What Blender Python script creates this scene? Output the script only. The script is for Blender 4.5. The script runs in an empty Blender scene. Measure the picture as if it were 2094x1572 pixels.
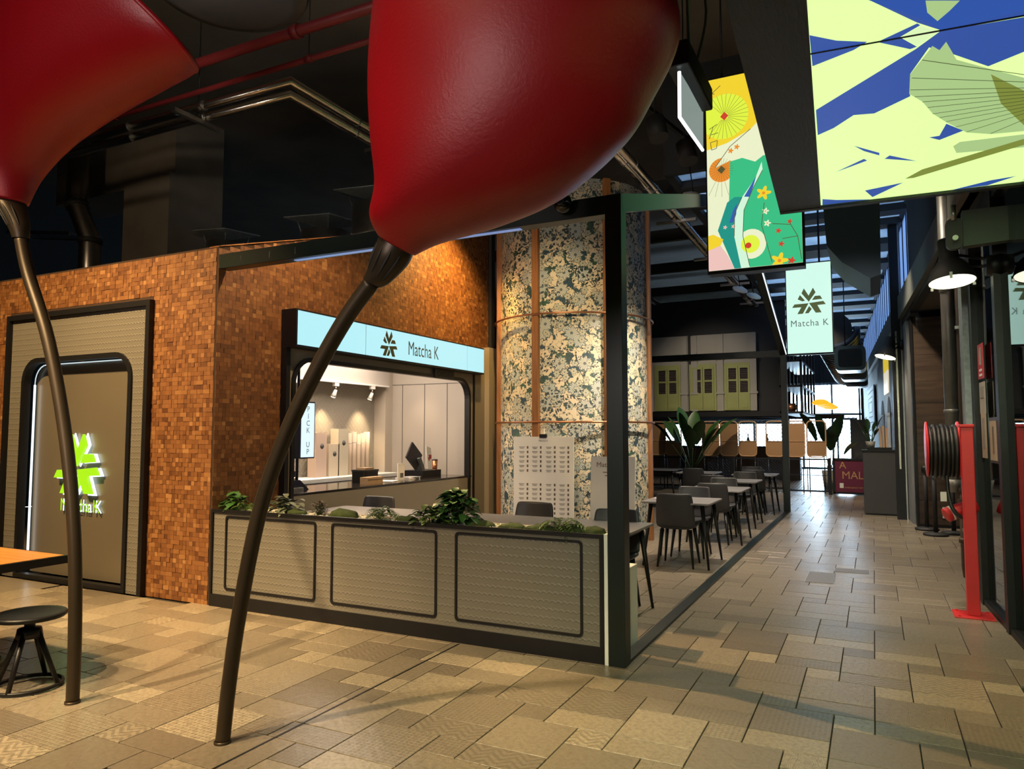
import bpy, bmesh, math, random
import numpy as np
from mathutils import Matrix, Vector
random.seed(7); rng = np.random.default_rng(7)
S = bpy.context.scene
COL = S.collection
PI = math.pi
# ------------------------------------------------------------------ camera
YAW, PITCH, CAMH, FPX = math.radians(26.5), math.radians(3.83), 1.55, 1480.0
F = Vector((-math.sin(YAW)*math.cos(PITCH), math.cos(YAW)*math.cos(PITCH), math.sin(PITCH)))
R = Vector((math.cos(YAW), math.sin(YAW), 0)); U = R.cross(F)
cd = bpy.data.cameras.new('camera'); cam = bpy.data.objects.new('camera', cd); COL.objects.link(cam)
cd.sensor_width = 36.0; cd.lens = 36.0*FPX/2094.0; cd.clip_end = 200
cam.matrix_world = Matrix(((R.x, U.x, -F.x, 0), (R.y, U.y, -F.y, 0), (R.z, U.z, -F.z, CAMH), (0, 0, 0, 1)))
S.camera = cam
vs = S.view_settings
vs.view_transform = 'Standard'; vs.look = 'None'; vs.gamma = 1.0; vs.use_curve_mapping = False
vs.exposure = 0.0
S.cycles.use_denoising = True
S.cycles.sample_clamp_indirect = 25.0
# ------------------------------------------------------------------ world
w = bpy.data.worlds.new('daylight'); S.world = w; w.use_nodes = True
bg = w.node_tree.nodes['Background']; bg.inputs[0].default_value = (0.66, 0.84, 1.0, 1); bg.inputs[1].default_value = 25.0
# ------------------------------------------------------------------ lights: unseen spots, some inferred from visible pools, others added as fill
def spot(name, loc, tgt, watt, col, size=60, blend=0.5, rad=0.06):
    l = bpy.data.lights.new(name, 'SPOT'); l.energy = watt; l.color = col
    l.spot_size = math.radians(size); l.spot_blend = blend; l.shadow_soft_size = rad
    o = bpy.data.objects.new(name, l); COL.objects.link(o); o.location = loc
    o.rotation_euler = (Vector(tgt)-Vector(loc)).to_track_quat('-Z', 'Y').to_euler(); return o
def area(name, loc, tgt, watt, col, sx, sy):
    l = bpy.data.lights.new(name, 'AREA'); l.energy = watt; l.color = col; l.shape = 'RECTANGLE'; l.size = sx; l.size_y = sy
    o = bpy.data.objects.new(name, l); COL.objects.link(o); o.location = loc
    o.rotation_euler = (Vector(tgt)-Vector(loc)).to_track_quat('-Z', 'Y').to_euler(); return o
WARM = (1.0, 0.66, 0.30)
spot('unseen_hall_spot', (-7.4, 0.6, 6.2), (-7.3, 4.7, .5), 3300, WARM, 70, 0.9, .12)
spot('unseen_hall_spot', (-6.5, 0.8, 6.2), (-6.0, 4.7, 1.3), 1600, WARM, 46, 0.9, .10)
spot('unseen_hall_spot', (-5.6, -1.2, 6.4), (-5.0, 3.0, 0.0), 3600, (1.0, .70, .36), 38, 0.9, .08)
spot('unseen_hall_spot', (-4.0, -1.2, 6.4), (-3.4, 2.9, 0.0), 3000, (1.0, .72, .38), 38, 0.9, .08)
spot('unseen_hall_spot', (-2.6, -0.2, 6.5), (-2.2, 2.3, 0.0), 1000, (1.0, .82, .50), 50, 1.0, .10)
spot('unseen_hall_spot', (0.2, -1.0, 3.1), (0.8, 3.0, 0.0), 700, (.88, 1.0, .62), 80, 0.9, .15)  # added low green spot, standing in for the light box's spill
spot('unseen_pergola_spot', (-4.45, 8.60, 4.45), (-5.40, 8.60, 3.3), 420, (1.0, 0.58, 0.17), 110, 0.9, 0.03)
spot('unseen_pergola_spot', (-3.3, 7.0, 4.1), (-4.0, 9.4, 2.6), 190, (1.0, 0.76, 0.42), 75, 0.8, 0.03)
spot('unseen_pergola_spot', (-3.9, 5.4, 4.4), (-5.4, 5.6, 2.0), 330, (1.0, 0.70, 0.38), 100, 0.9, 0.05)  # added to brighten the mosaic side wall near its corner
spot('unseen_pergola_spot', (-4.9, 5.6, 4.3), (-0.5, 4.3, 0.0), 1500, WARM, 40, 0.7, 0.03)
spot('unseen_pergola_spot', (-1.9, 9.2, 4.3), (-2.2, 8.8, 0.0), 700, (1.0, .84, .64), 110, 0.9, 0.05)
spot('unseen_pergola_spot', (-2.9, 13.0, 4.4), (-2.6, 13.0, 0.0), 500, (1.0, .88, .70), 110, 0.9, 0.05)
spot('unseen_hall_spot', (-2.4, -3.6, 3.1), (-3.0, 2.7, 3.5), 780, (1.0, 0.84, 0.80), 62, 1.0, 0.9)  # added soft fill behind the camera, for the petals
spot('unseen_hall_spot', (-0.2, 8.2, 5.2), (-0.1, 9.4, 0.0), 420, (1.0, 0.84, 0.64), 80, 0.9, .08)
spot('unseen_hall_spot', (-0.2, 12.4, 4.9), (0.3, 13.4, 0.8), 650, (1.0, 0.82, 0.60), 80, 0.9, .08)
spot('unseen_hall_spot', (-1.7, 17.4, 4.6), (-0.8, 19.6, 0.3), 560, (1.0, 0.80, 0.56), 80, 0.9, .08)  # unseen spot, aimed and strengthened to brighten the backlit banner
spot('unseen_hall_spot', (-4.4, 18.6, 5.0), (-4.3, 22.0, 2.8), 200, (1.0, 0.85, 0.66), 70, 0.9, .10)
spot('unseen_hall_spot', (-9.0, 3.0, 5.6), (-10.8, 8.0, 4.6), 130, (1.0, 0.75, 0.45), 60, 0.9, .10)
spot('unseen_hall_spot', (-3.6, 17.2, 4.8), (-3.6, 20.3, 1.2), 420, (1.0, 0.82, 0.58), 75, 0.9, .10)  # added front fill for the backlit rattan screens
spot('unseen_hall_spot', (-3.6, 2.2, 4.3), (-6.0, 7.0, 5.4), 330, (1.0, 0.85, 0.62), 95, 1.0, .10)  # added upward fill for the ducts, cowls and ceiling
spot('unseen_hall_spot', (-1.0, 6.3, 4.6), (.7, 7.4, .9), 180, (1.0, 0.82, 0.62), 44, 0.9, .06)  # added only to brighten the red post
pt = area('window_portal', (-4.7, 33.9, 1.86), (-4.7, 0, 1.86), 1.0, (1, 1, 1), 8.5, 3.7); pt.data.cycles.is_portal = True
pt = area('clerestory_portal', (0.33, 20.2, 4.8), (-5, 20.0, 4.8), 1.0, (1, 1, 1), 18.0, 1.3); pt.data.cycles.is_portal = True
area('shop_ceiling_light', (-6.3, 7.6, 2.88), (-6.3, 7.6, 0), 105, (1.0, 0.82, 0.66), 1.2, 2.8)

# ------------------------------------------------------------------ helpers
def tag(o, label=None, cat=None, group=None, kind=None):
    if label: o['label'] = label
    if cat: o['category'] = cat
    if group: o['group'] = group
    if kind: o['kind'] = kind
    return o
def thing(name, label, cat, loc=(0, 0, 0), rz=0.0, group=None, kind=None):
    o = bpy.data.objects.new(name, None); COL.objects.link(o); o.location = loc; o.rotation_euler = (0, 0, rz)
    o.empty_display_size = 0.1
    return tag(o, label, cat, group, kind)
class MB:
    def __init__(s): s.v = []; s.f = []; s.m = []; s.sm = []
    def add(s, V, Fc, mi=0, smooth=False):
        b = len(s.v); s.v += [tuple(p) for p in V]
        s.f += [tuple(i+b for i in q) for q in Fc]; s.m += [mi]*len(Fc); s.sm += [smooth]*len(Fc); return s
    def box(s, c, d, rz=0.0, mi=0, M=None):
        x, y, z = d[0]/2, d[1]/2, d[2]/2
        V = [Vector((a, b, e)) for a in (-x, x) for b in (-y, y) for e in (-z, z)]
        if rz: V = [Matrix.Rotation(rz, 3, 'Z') @ p for p in V]
        if M is not None: V = [M @ p for p in V]
        V = [p+Vector(c) for p in V]
        return s.add(V, [(0, 1, 3, 2), (4, 6, 7, 5), (0, 4, 5, 1), (2, 3, 7, 6), (0, 2, 6, 4), (1, 5, 7, 3)], mi)
    def b2(s, lo, hi, mi=0):
        return s.box([(a+b)/2 for a, b in zip(lo, hi)], [abs(b-a) for a, b in zip(lo, hi)], mi=mi)
    def bar(s, a, b, wx, wy, up=(0, 0, 1), mi=0):
        a, b = Vector(a), Vector(b); d = (b-a); L = d.length; d.normalize(); upv = Vector(up)
        if abs(d.dot(upv)) > .99: upv = Vector((0, 1, 0))
        x = d.cross(upv).normalized(); y = x.cross(d)
        M = Matrix((x, y, d)).transposed()
        return s.box((a+b)/2, (wx, wy, L), M=M, mi=mi)
    def tube(s, pts, r, n=12, mi=0, cap=True, closed=False):
        pts = [Vector(p) for p in pts]; N = len(pts)
        rr = r if isinstance(r, (list, tuple)) else [r]*N
        V = []; prev = None
        for i, p in enumerate(pts):
            if closed: t = pts[(i+1) % N]-pts[i-1]
            else: t = pts[min(i+1, N-1)]-pts[max(i-1, 0)]
            t.normalize()
            if prev is None:
                a = Vector((0, 0, 1)) if abs(t.z) < .9 else Vector((1, 0, 0)); u = t.cross(a).normalized()
            else:
                u = (prev-t*prev.dot(t)).normalized()
            prev = u; v = t.cross(u)
            for k in range(n):
                an = 2*PI*k/n; V.append(p+(u*math.cos(an)+v*math.sin(an))*rr[i])
        Fc = []
        for i in range(N if closed else N-1):
            j = (i+1) % N
            for k in range(n): Fc.append((i*n+k, i*n+(k+1) % n, j*n+(k+1) % n, j*n+k))
        s.add(V, Fc, mi, True)
        if cap and not closed:
            b = len(s.v)-len(V)
            s.f.append(tuple(b+k for k in reversed(range(n)))); s.m.append(mi); s.sm.append(False)
            s.f.append(tuple(b+(N-1)*n+k for k in range(n))); s.m.append(mi); s.sm.append(False)
        return s
    def lathe(s, prof, c=(0, 0, 0), n=24, M=None, mi=0, smooth=True):
        V = []; c = Vector(c)
        for r, z in prof:
            for k in range(n):
                a = 2*PI*k/n; p = Vector((r*math.cos(a), r*math.sin(a), z))
                if M is not None: p = M @ p
                V.append(p+c)
        Fc = []
        for i in range(len(prof)-1):
            for k in range(n): Fc.append((i*n+k, i*n+(k+1) % n, (i+1)*n+(k+1) % n, (i+1)*n+k))
        s.add(V, Fc, mi, smooth)
        return s
    def disc(s, c, r, n=24, M=None, mi=0):
        c = Vector(c); V = []
        for k in range(n):
            p = Vector((r*math.cos(2*PI*k/n), r*math.sin(2*PI*k/n), 0)); V.append((M @ p if M is not None else p)+c)
        return s.add(V, [tuple(range(n))], mi)
    def prism(s, poly, o, ux, uy, h, mi=0):
        """2D polygon poly in the plane (o, ux, uy), thickened by h along ux x uy"""
        o, ux, uy = Vector(o), Vector(ux), Vector(uy); nn = ux.cross(uy).normalized()*h
        n = len(poly); A = [o+ux*p[0]+uy*p[1] for p in poly]
        V = A+[p+nn for p in A]
        Fc = [tuple(reversed(range(n))), tuple(range(n, 2*n))]+[(i, (i+1) % n, n+(i+1) % n, n+i) for i in range(n)]
        return s.add(V, Fc, mi)
    def ring(s, outer, inner, o, ux, uy, h, mi=0):
        o, ux, uy = Vector(o), Vector(ux), Vector(uy); nn = ux.cross(uy).normalized()*h; n = len(outer)
        A = [o+ux*p[0]+uy*p[1] for p in outer]; B = [o+ux*p[0]+uy*p[1] for p in inner]
        V = A+B+[p+nn for p in A]+[p+nn for p in B]; Fc = []
        for i in range(n):
            j = (i+1) % n
            Fc += [(i, n+i, n+j, j), (2*n+i, 2*n+j, 3*n+j, 3*n+i), (i, j, 2*n+j, 2*n+i), (n+i, 3*n+i, 3*n+j, n+j)]
        return s.add(V, Fc, mi)
    def mesh(s, name, mats, off=None):
        me = bpy.data.meshes.new(name)
        V = s.v if off is None else [(a-off[0], b-off[1], c-off[2]) for a, b, c in s.v]
        me.from_pydata(V, [], s.f)
        for m in (mats if isinstance(mats, (list, tuple)) else [mats]): me.materials.append(m)
        me.polygons.foreach_set('material_index', s.m); me.polygons.foreach_set('use_smooth', s.sm)
        me.update(); return me
    def build(s, name, mats, parent=None, label=None, cat=None, group=None, kind=None, bevel=0, world=True, solid=0, sub=0):
        """geometry given in world coordinates unless world=False; origin goes to the base of the mesh"""
        if parent is not None:
            off = tuple(parent_loc(parent)) if world else (0, 0, 0)
        else:
            a = np.array(s.v); lo, hi = a.min(0), a.max(0); off = ((lo[0]+hi[0])/2, (lo[1]+hi[1])/2, lo[2])
        me = s.mesh(name, mats, off)
        o = bpy.data.objects.new(name, me); COL.objects.link(o)
        if parent is not None: o.parent = parent
        else: o.location = off
        tag(o, label, cat, group, kind)
        if solid:
            m = o.modifiers.new('solid', 'SOLIDIFY'); m.thickness = solid; m.offset = 0
        if sub:
            m = o.modifiers.new('sub', 'SUBSURF'); m.levels = sub; m.render_levels = sub
        if bevel:
            m = o.modifiers.new('bevel', 'BEVEL'); m.width = bevel; m.segments = 2; m.limit_method = 'ANGLE'; m.angle_limit = 0.6
        return o
def parent_loc(p):
    v = Vector((0, 0, 0))
    while p is not None: v += p.location; p = p.parent
    return v
def copy_tree(o, parent=None):
    c = o.copy(); COL.objects.link(c); c.parent = parent
    for ch in list(o.children):
        copy_tree(ch, c)
    return c
def rrect(x0, x1, y0, y1, r, seg=6, corners=(1, 1, 1, 1)):
    """rounded rectangle; corners: BL BR TR TL"""
    P = []
    for (cx, cy, a0, on) in ((x0, y0, PI, corners[0]), (x1, y0, 1.5*PI, corners[1]), (x1, y1, 0, corners[2]), (x0, y1, .5*PI, corners[3])):
        sx = 1 if cx == x0 else -1; sy = 1 if cy == y0 else -1
        rr = r if on else 1e-4
        for k in range(seg+1):
            a = a0+.5*PI*k/seg; P.append((cx+sx*rr+rr*math.cos(a), cy+sy*rr+rr*math.sin(a)))
    return P
def text_mb(body, size, extrude=0.004, sx=1.0, space=1.0):
    cu = bpy.data.curves.new('txt', 'FONT'); cu.body = body; cu.size = size; cu.extrude = 0
    cu.align_x = 'CENTER'; cu.align_y = 'CENTER'; cu.space_character = space; cu.resolution_u = 3
    o = bpy.data.objects.new('txt', cu); COL.objects.link(o)
    dg = bpy.context.evaluated_depsgraph_get(); me = bpy.data.meshes.new_from_object(o.evaluated_get(dg))
    V = [(v.co.x*sx, v.co.y) for v in me.vertices]; Fc = [tuple(p.vertices) for p in me.polygons]
    bpy.data.objects.remove(o); bpy.data.curves.remove(cu); bpy.data.meshes.remove(me)
    return V, Fc
def put_text(mb, body, size, o, ux, uy, sx=1.0, space=1.0, mi=0, h=0.002):
    V, Fc = text_mb(body, size, sx=sx, space=space); o, ux, uy = Vector(o), Vector(ux), Vector(uy)
    nn = ux.cross(uy).normalized()*h
    mb.add([o+ux*a+uy*b+nn for a, b in V], Fc, mi); return mb
# ------------------------------------------------------------------ materials
class NT:
    def __init__(s, name):
        s.m = bpy.data.materials.new(name); s.m.use_nodes = True; s.t = s.m.node_tree; s.b = s.t.nodes['Principled BSDF']; s.out = s.t.nodes['Material Output']
    def n(s, typ, **kw):
        nd = s.t.nodes.new('ShaderNode'+typ)
        for k, v in kw.items():
            if k.startswith('i_'):
                key = k[2:]; key = int(key) if key.isdigit() else key.replace('_', ' ')
                s.set(nd.inputs[key], v)
            else: setattr(nd, k, v)
        return nd
    def set(s, sock, v):
        if hasattr(v, 'links') or isinstance(v, bpy.types.NodeSocket): s.t.links.new(v, sock)
        else: sock.default_value = v
    def math(s, op, a, b=0.0, c=None, clamp=False):
        nd = s.t.nodes.new('ShaderNodeMath'); nd.operation = op; nd.use_clamp = clamp
        s.set(nd.inputs[0], a); s.set(nd.inputs[1], b)
        if c is not None: s.set(nd.inputs[2], c)
        return nd.outputs[0]
    def mix(s, f, a, b, mode='MIX'):
        nd = s.t.nodes.new('ShaderNodeMix'); nd.data_type = 'RGBA'; nd.blend_type = mode
        s.set(nd.inputs[0], f); s.set(nd.inputs[6], a if not isinstance(a, tuple) else c4(a)); s.set(nd.inputs[7], b if not isinstance(b, tuple) else c4(b))
        return nd.outputs[2]
    def ramp(s, f, stops, interp='LINEAR'):
        nd = s.t.nodes.new('ShaderNodeValToRGB'); s.set(nd.inputs[0], f); cr = nd.color_ramp; cr.interpolation = interp
        while len(cr.elements) < len(stops): cr.elements.new(0.5)
        for e, (p, c) in zip(cr.elements, stops): e.position = p; e.color = c4(c)
        return nd.outputs[0]
    def obj(s): return s.n('TexCoord').outputs['Object']
    def noise(s, vec, scale, detail=3, rough=.5):
        nd = s.n('TexNoise', i_Scale=scale, i_Detail=detail, i_Roughness=rough)
        if vec is not None: s.set(nd.inputs['Vector'], vec)
        return nd.outputs['Fac']
    def bump(s, h, strength=.3, dist=.01):
        nd = s.n('Bump', i_Strength=strength, i_Distance=dist); s.set(nd.inputs['Height'], h); s.set(s.b.inputs['Normal'], nd.outputs[0]); return nd
    def col(s, v): s.set(s.b.inputs['Base Color'], c4(v) if isinstance(v, tuple) else v)
    def rough(s, v): s.set(s.b.inputs['Roughness'], v)
def c4(c): return tuple(c) if len(c) == 4 else (c[0], c[1], c[2], 1.0)
def srgb(r, g, b): return tuple((x/255/12.92 if x/255 < .04045 else ((x/255+.055)/1.055)**2.4) for x in (r, g, b))
def mat(name, col, rough=.5, metal=0.0, var=.0, vscale=6.0, bump=0.0, bscale=60.0, coat=0.0, spec=.5):
    t = NT(name); t.rough(rough); t.b.inputs['Metallic'].default_value = metal
    t.b.inputs['Specular IOR Level'].default_value = spec
    if var:
        n = t.noise(t.obj(), vscale, 4)
        t.col(t.mix(n, tuple(max(0, x*(1-var)) for x in col), tuple(min(1, x*(1+var)) for x in col)))
    else: t.col(tuple(col))
    if bump: t.bump(t.noise(t.obj(), bscale, 3), bump, .004)
    if coat: t.b.inputs['Coat Weight'].default_value = coat
    return t.m
def emit(name, col, strength=1.0):
    t = NT(name); t.col((0.0, 0.0, 0.0)); t.b.inputs['Emission Color'].default_value = c4(col); t.b.inputs['Emission Strength'].default_value = strength; t.rough(.4)
    return t.m
M = {}
M['black'] = mat('black_metal', (.008, .008, .010), .45, .3, .25, 8)
M['blackmatt'] = mat('black_matt', (.014, .014, .015), .65, 0, .3, 10)
M['greenframe'] = mat('dark_green_frame', (.007, .014, .012), .38, .2, .25, 5)
M['white'] = mat('white_paint', (.72, .72, .70), .5, 0, .05, 5)
M['beige'] = mat('beige_panel', (.30, .27, .22), .5, 0, .06, 3)
M['beige_dark'] = mat('taupe_panel', (.215, .19, .15), .42, 0, .06, 3)
M['steel'] = mat('brushed_steel', (.45, .45, .46), .35, 1.0, .2, 12)
M['galv'] = mat('galvanised_steel', (.34, .38, .40), .5, .7, .45, 22)
M['pipe'] = mat('dull_pipe', (.20, .20, .19), .45, .6, .3, 7)
M['chrome'] = mat('foil_duct', (.62, .58, .52), .24, 1.0, .2, 9, .25, 30)
M['copper'] = mat('copper_rail', (.50, .22, .11), .3, .9)
M['concrete'] = mat('concrete', (.15, .13, .11), .8, 0, .25, 2.5, .3, 14)
M['darkceil'] = mat('dark_ceiling', (.11, .095, .08), .8, 0, .4, 1.2, .3, 6)
M['darkwall'] = mat('dark_wall', (.016, .018, .020), .7, 0, .4, 1.0)
M['redpaint'] = mat('red_paint', (.62, .022, .026), .4, 0, .12, 6)
M['redpipe'] = mat('red_pipe', (.20, .020, .022), .5, 0, .2, 4)
M['rubber'] = mat('black_rubber', (.012, .012, .012), .45, 0, .2, 10)
M['bronze'] = mat('bronze_stem', (.052, .038, .024), .40, .55, .2, 5)
M['dgrey'] = mat('dark_grey_laminate', (.040, .040, .042), .5, 0, .15, 4)
M['tabletop'] = mat('grey_tabletop', (.20, .19, .195), .40, 0, .12, 9)
M['leather'] = mat('grey_leatherette', (.032, .032, .036), .45, 0, .2, 14, .15, 120)
M['paper'] = mat('paper', (.74, .73, .70), .7, 0, .04, 5)
M['ink'] = mat('printed_ink', (.10, .095, .09), .7)
M['rattan'] = mat('rattan', (.42, .25, .12), .55, 0, .25, 30)
M['moss'] = mat('moss', (.030, .048, .010), .95, 0, .7, 30, 1.0, 90)
M['leaf'] = mat('leaf', (.030, .095, .020), .42, 0, .5, 14)
M['leafdk'] = mat('dark_leaf', (.020, .055, .018), .38, 0, .4, 10)
M['leafgrey'] = mat('grey_green_leaf', (.085, .105, .065), .6, 0, .35, 14)
M['fern'] = mat('fern_green', (.060, .110, .022), .5, 0, .4, 14)
M['gravel'] = mat('white_gravel', (.62, .60, .52), .8, 0, .25, 60)
M['cardboard'] = mat('light_wood_box', (.38, .25, .14), .6, 0, .15, 12)
M['soil'] = mat('potting_soil', (.02, .014, .01), .95)
M['tabledge'] = M['black']
# --- warm wood
def wood(name, c1, c2, scale=3.0, axis='z', rough=.5, stretch=14):
    t = NT(name); mp = t.n('Mapping'); t.set(mp.inputs['Vector'], t.obj())
    sc = {'x': (1, stretch, stretch), 'y': (stretch, 1, stretch), 'z': (stretch, stretch, 1)}[axis]
    mp.inputs['Scale'].default_value = sc
    n = t.noise(mp.outputs[0], scale, 6, .6)
    c = t.ramp(n, [(.3, c1), (.7, c2)]); t.col(c); t.rough(rough); t.bump(n, .15, .003)
    return t.m
M['stripwood'] = wood('oiled_timber_strip', (.20, .075, .020), (.34, .145, .045), 2.5, 'z')
M['pierwood'] = wood('dark_oak_cladding', (.030, .019, .012), (.085, .054, .034), 1.6, 'x', .5, 9)
M['tablewood'] = wood('honey_tabletop', (.34, .115, .020), (.52, .21, .045), 2.0, 'x', .35)
M['menuwood'] = wood('light_wood', (.36, .21, .11), (.50, .32, .18), 2.0, 'z')
# --- mosaic block wood: tone from mesh attribute
def mosaic():
    t = NT('wood_mosaic_blocks'); a = t.n('Attribute', attribute_name='tone'); f = a.outputs['Fac']
    mp = t.n('Mapping'); t.set(mp.inputs['Vector'], t.obj()); mp.inputs['Scale'].default_value = (1, 1, 1)
    n = t.noise(mp.outputs[0], 45, 4, .6)
    base = t.ramp(f, [(0, (.085, .028, .007)), (.3, (.150, .056, .015)), (.6, (.215, .088, .026)), (.85, (.275, .125, .040)), (1, (.36, .18, .065))])
    t.col(t.mix(t.math('MULTIPLY', n, .45), base, (.07, .024, .006))); t.rough(.55); t.bump(n, .2, .002)
    return t.m
M['mosaic'] = mosaic()
# --- embossed wall panel
def embossed(name, col, su=.055, sv=.055, strength=.5, diamond=False):
    t = NT(name); sp = t.n('SeparateXYZ'); t.set(sp.inputs[0], t.obj())
    u = t.math('ADD', sp.outputs[0], sp.outputs[1]); v = sp.outputs[2]
    if diamond:
        a = t.math('ABSOLUTE', t.math('SINE', t.math('MULTIPLY', t.math('ADD', u, v), PI/su)))
        b = t.math('ABSOLUTE', t.math('SINE', t.math('MULTIPLY', t.math('SUBTRACT', u, v), PI/su)))
        h = t.math('POWER', t.math('MULTIPLY', a, b), .5)
    else:
        row = t.math('FLOOR', t.math('DIVIDE', v, sv))
        fv = t.math('FRACT', t.math('DIVIDE', v, sv))
        uu = t.math('ADD', t.math('DIVIDE', u, su), t.math('MULTIPLY', row, .5))
        fu = t.math('SUBTRACT', t.math('FRACT', uu), .5)
        arc = t.math('SUBTRACT', .55, t.math('MULTIPLY', t.math('MULTIPLY', fu, fu), .9))
        d = t.math('ABSOLUTE', t.math('SUBTRACT', fv, arc))
        h = t.math('SUBTRACT', 1.0, t.math('MULTIPLY', d, 6.0), clamp=True)
    n = t.noise(t.obj(), 160, 2)
    t.col(t.mix(t.math('MULTIPLY', n, .5), tuple(col), tuple(x*.72 for x in col))); t.rough(.42)
    t.bump(t.math('ADD', h, t.math('MULTIPLY', n, .25)), strength, .006)
    return t.m
M['embossed'] = embossed('embossed_wallcovering', (.152, .142, .120), .045, .058, .5)
M['quilt'] = embossed('quilted_tile', (.33, .30, .25), .085, .085, 1.0, True)
# --- stone floor tiles
def tilemat(name, kind):
    t = NT(name); oi = t.n('Attribute', attribute_name='tone'); rnd = oi.outputs['Fac']; ob = t.obj()
    n1 = t.noise(ob, 3.0, 5, .6); n2 = t.noise(ob, 34, 6, .7)
    base = t.ramp(rnd, [(0, (.175, .145, .110)), (.45, (.275, .230, .168)), (1, (.42, .355, .255))])
    c = t.mix(t.ramp(n2, [(.35, (0, 0, 0)), (.7, (.8, .8, .8))]), base, (.11, .088, .066))
    sp = t.n('SeparateXYZ'); t.set(sp.inputs[0], ob); x, y = sp.outputs[0], sp.outputs[1]
    pat = None
    if kind == 'hex':
        vo = t.n('TexVoronoi', i_Scale=11.0, feature='DISTANCE_TO_EDGE'); t.set(vo.inputs['Vector'], ob); vo.inputs['Randomness'].default_value = .25
        pat = t.math('GREATER_THAN', t.math('SINE', t.math('MULTIPLY', vo.outputs[0], 62.0)), .1)
    elif kind == 'chev':
        zz = t.math('ABSOLUTE', t.math('SUBTRACT', t.math('FRACT', t.math('MULTIPLY', x, 8.0)), .5))
        pat = t.math('GREATER_THAN', t.math('FRACT', t.math('ADD', t.math('MULTIPLY', y, 22.0), t.math('MULTIPLY', zz, 2.4))), .55)
    elif kind == 'weave':
        a = t.math('SINE', t.math('MULTIPLY', t.math('ADD', x, y), 120.0)); b = t.math('SINE', t.math('MULTIPLY', t.math('SUBTRACT', x, y), 120.0))
        pat = t.math('GREATER_THAN', t.math('MULTIPLY', a, b), .15)
    if pat is not None: c = t.mix(t.math('MULTIPLY', pat, .42), c, (.065, .052, .040))
    t.col(c); t.rough(t.math('ADD', .19, t.math('MULTIPLY', n2, .22)))
    h = t.math('ADD', t.noise(ob, 14, 3), t.math('MULTIPLY', n2, .35))
    t.bump(h, .42, .006)
    return t.m
M['tiles'] = [tilemat('stone_tile_'+k, k) for k in ('plain', 'hex', 'chev', 'weave')]
M['grout'] = mat('dark_grout', (.022, .018, .014), .9)
# --- glass
def glassmat(name, tint, refl=.12, alpha=.0, rough=.02):
    t = NT(name); tr = t.n('BsdfTransparent'); tr.inputs[0].default_value = c4(tint)
    gl = t.n('BsdfGlossy'); gl.inputs['Roughness'].default_value = rough; gl.inputs[0].default_value = (.9, .95, .95, 1)
    fr = t.n('Fresnel'); fr.inputs[0].default_value = 1.5
    f = t.math('ADD', fr.outputs[0], refl, clamp=True)
    mx = t.n('MixShader'); t.set(mx.inputs[0], f); t.t.links.new(tr.outputs[0], mx.inputs[1]); t.t.links.new(gl.outputs[0], mx.inputs[2])
    t.t.links.new(mx.outputs[0], t.out.inputs[0]); return t.m
M['glass'] = glassmat('clear_glass', (.55, .60, .58), .10)
M['glasswin'] = glassmat('window_glass', (.92, .97, 1.0), .02)
t = NT('tinted_clerestory_glass'); _tr = t.n('BsdfTransparent'); _tr.inputs[0].default_value = (.020, .030, .052, 1); _tl = t.n('BsdfTranslucent'); _tl.inputs[0].default_value = (.35, .42, .55, 1)
_mx = t.n('MixShader'); _mx.inputs[0].default_value = .35; t.t.links.new(_tr.outputs[0], _mx.inputs[1]); t.t.links.new(_tl.outputs[0], _mx.inputs[2]); t.t.links.new(_mx.outputs[0], t.out.inputs[0]); M['blueglass'] = t.m
M['canewindow'] = glassmat('clear_screen_glass', (.80, .80, .78), .03)
# --- lit faces
M['litsign'] = emit('lit_sign_face', (.46, .84, .90), 1.05)
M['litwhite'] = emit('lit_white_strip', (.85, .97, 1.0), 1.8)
M['lithang'] = emit('lit_hanging_sign_face', (.60, .90, .78), 1.08)
M['lime'] = emit('lit_lime_film', (.56, .80, .28), 1.45)
M['paleglow'] = emit('lit_pale_lime_film', (.66, .86, .45), 1.08)
M['bluefilm'] = emit('lit_blue_film', (.030, .085, .36), 1.0)
M['olive'] = emit('lit_olive_film', (.21, .26, .045), 1.0)
M['wing'] = emit('lit_wing_film', (.40, .58, .24), 1.0)
M['darkline'] = emit('lit_dark_line', (.05, .07, .02), 1.0)
M['logogreen'] = emit('lit_lime_logo', (.40, .80, .010), 1.15)
M['logodark'] = mat('olive_vinyl', (.050, .062, .022), .5)
M['signink'] = mat('sign_ink', (.055, .075, .085), .5)
M['lampglow'] = emit('lamp_glow', (1.0, .93, .62), 3.0)
M['warmglow'] = emit('warm_bulb', (1.0, .80, .45), 4.0)
M['orangeglow'] = emit('amber_lamp', (.95, .42, .02), 1.3)
# --- red petal
def petalmat():
    t = NT('red_fibreglass'); n = t.noise(t.obj(), 70, 4, .65); n2 = t.noise(t.obj(), 1.2, 2)
    t.col(t.mix(n2, (.26, .0012, .005), (.36, .0025, .008))); t.rough(.42); t.bump(n, .4, .004); t.b.inputs['Specular IOR Level'].default_value = .5
    return t.m
M['petal'] = petalmat()
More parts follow.
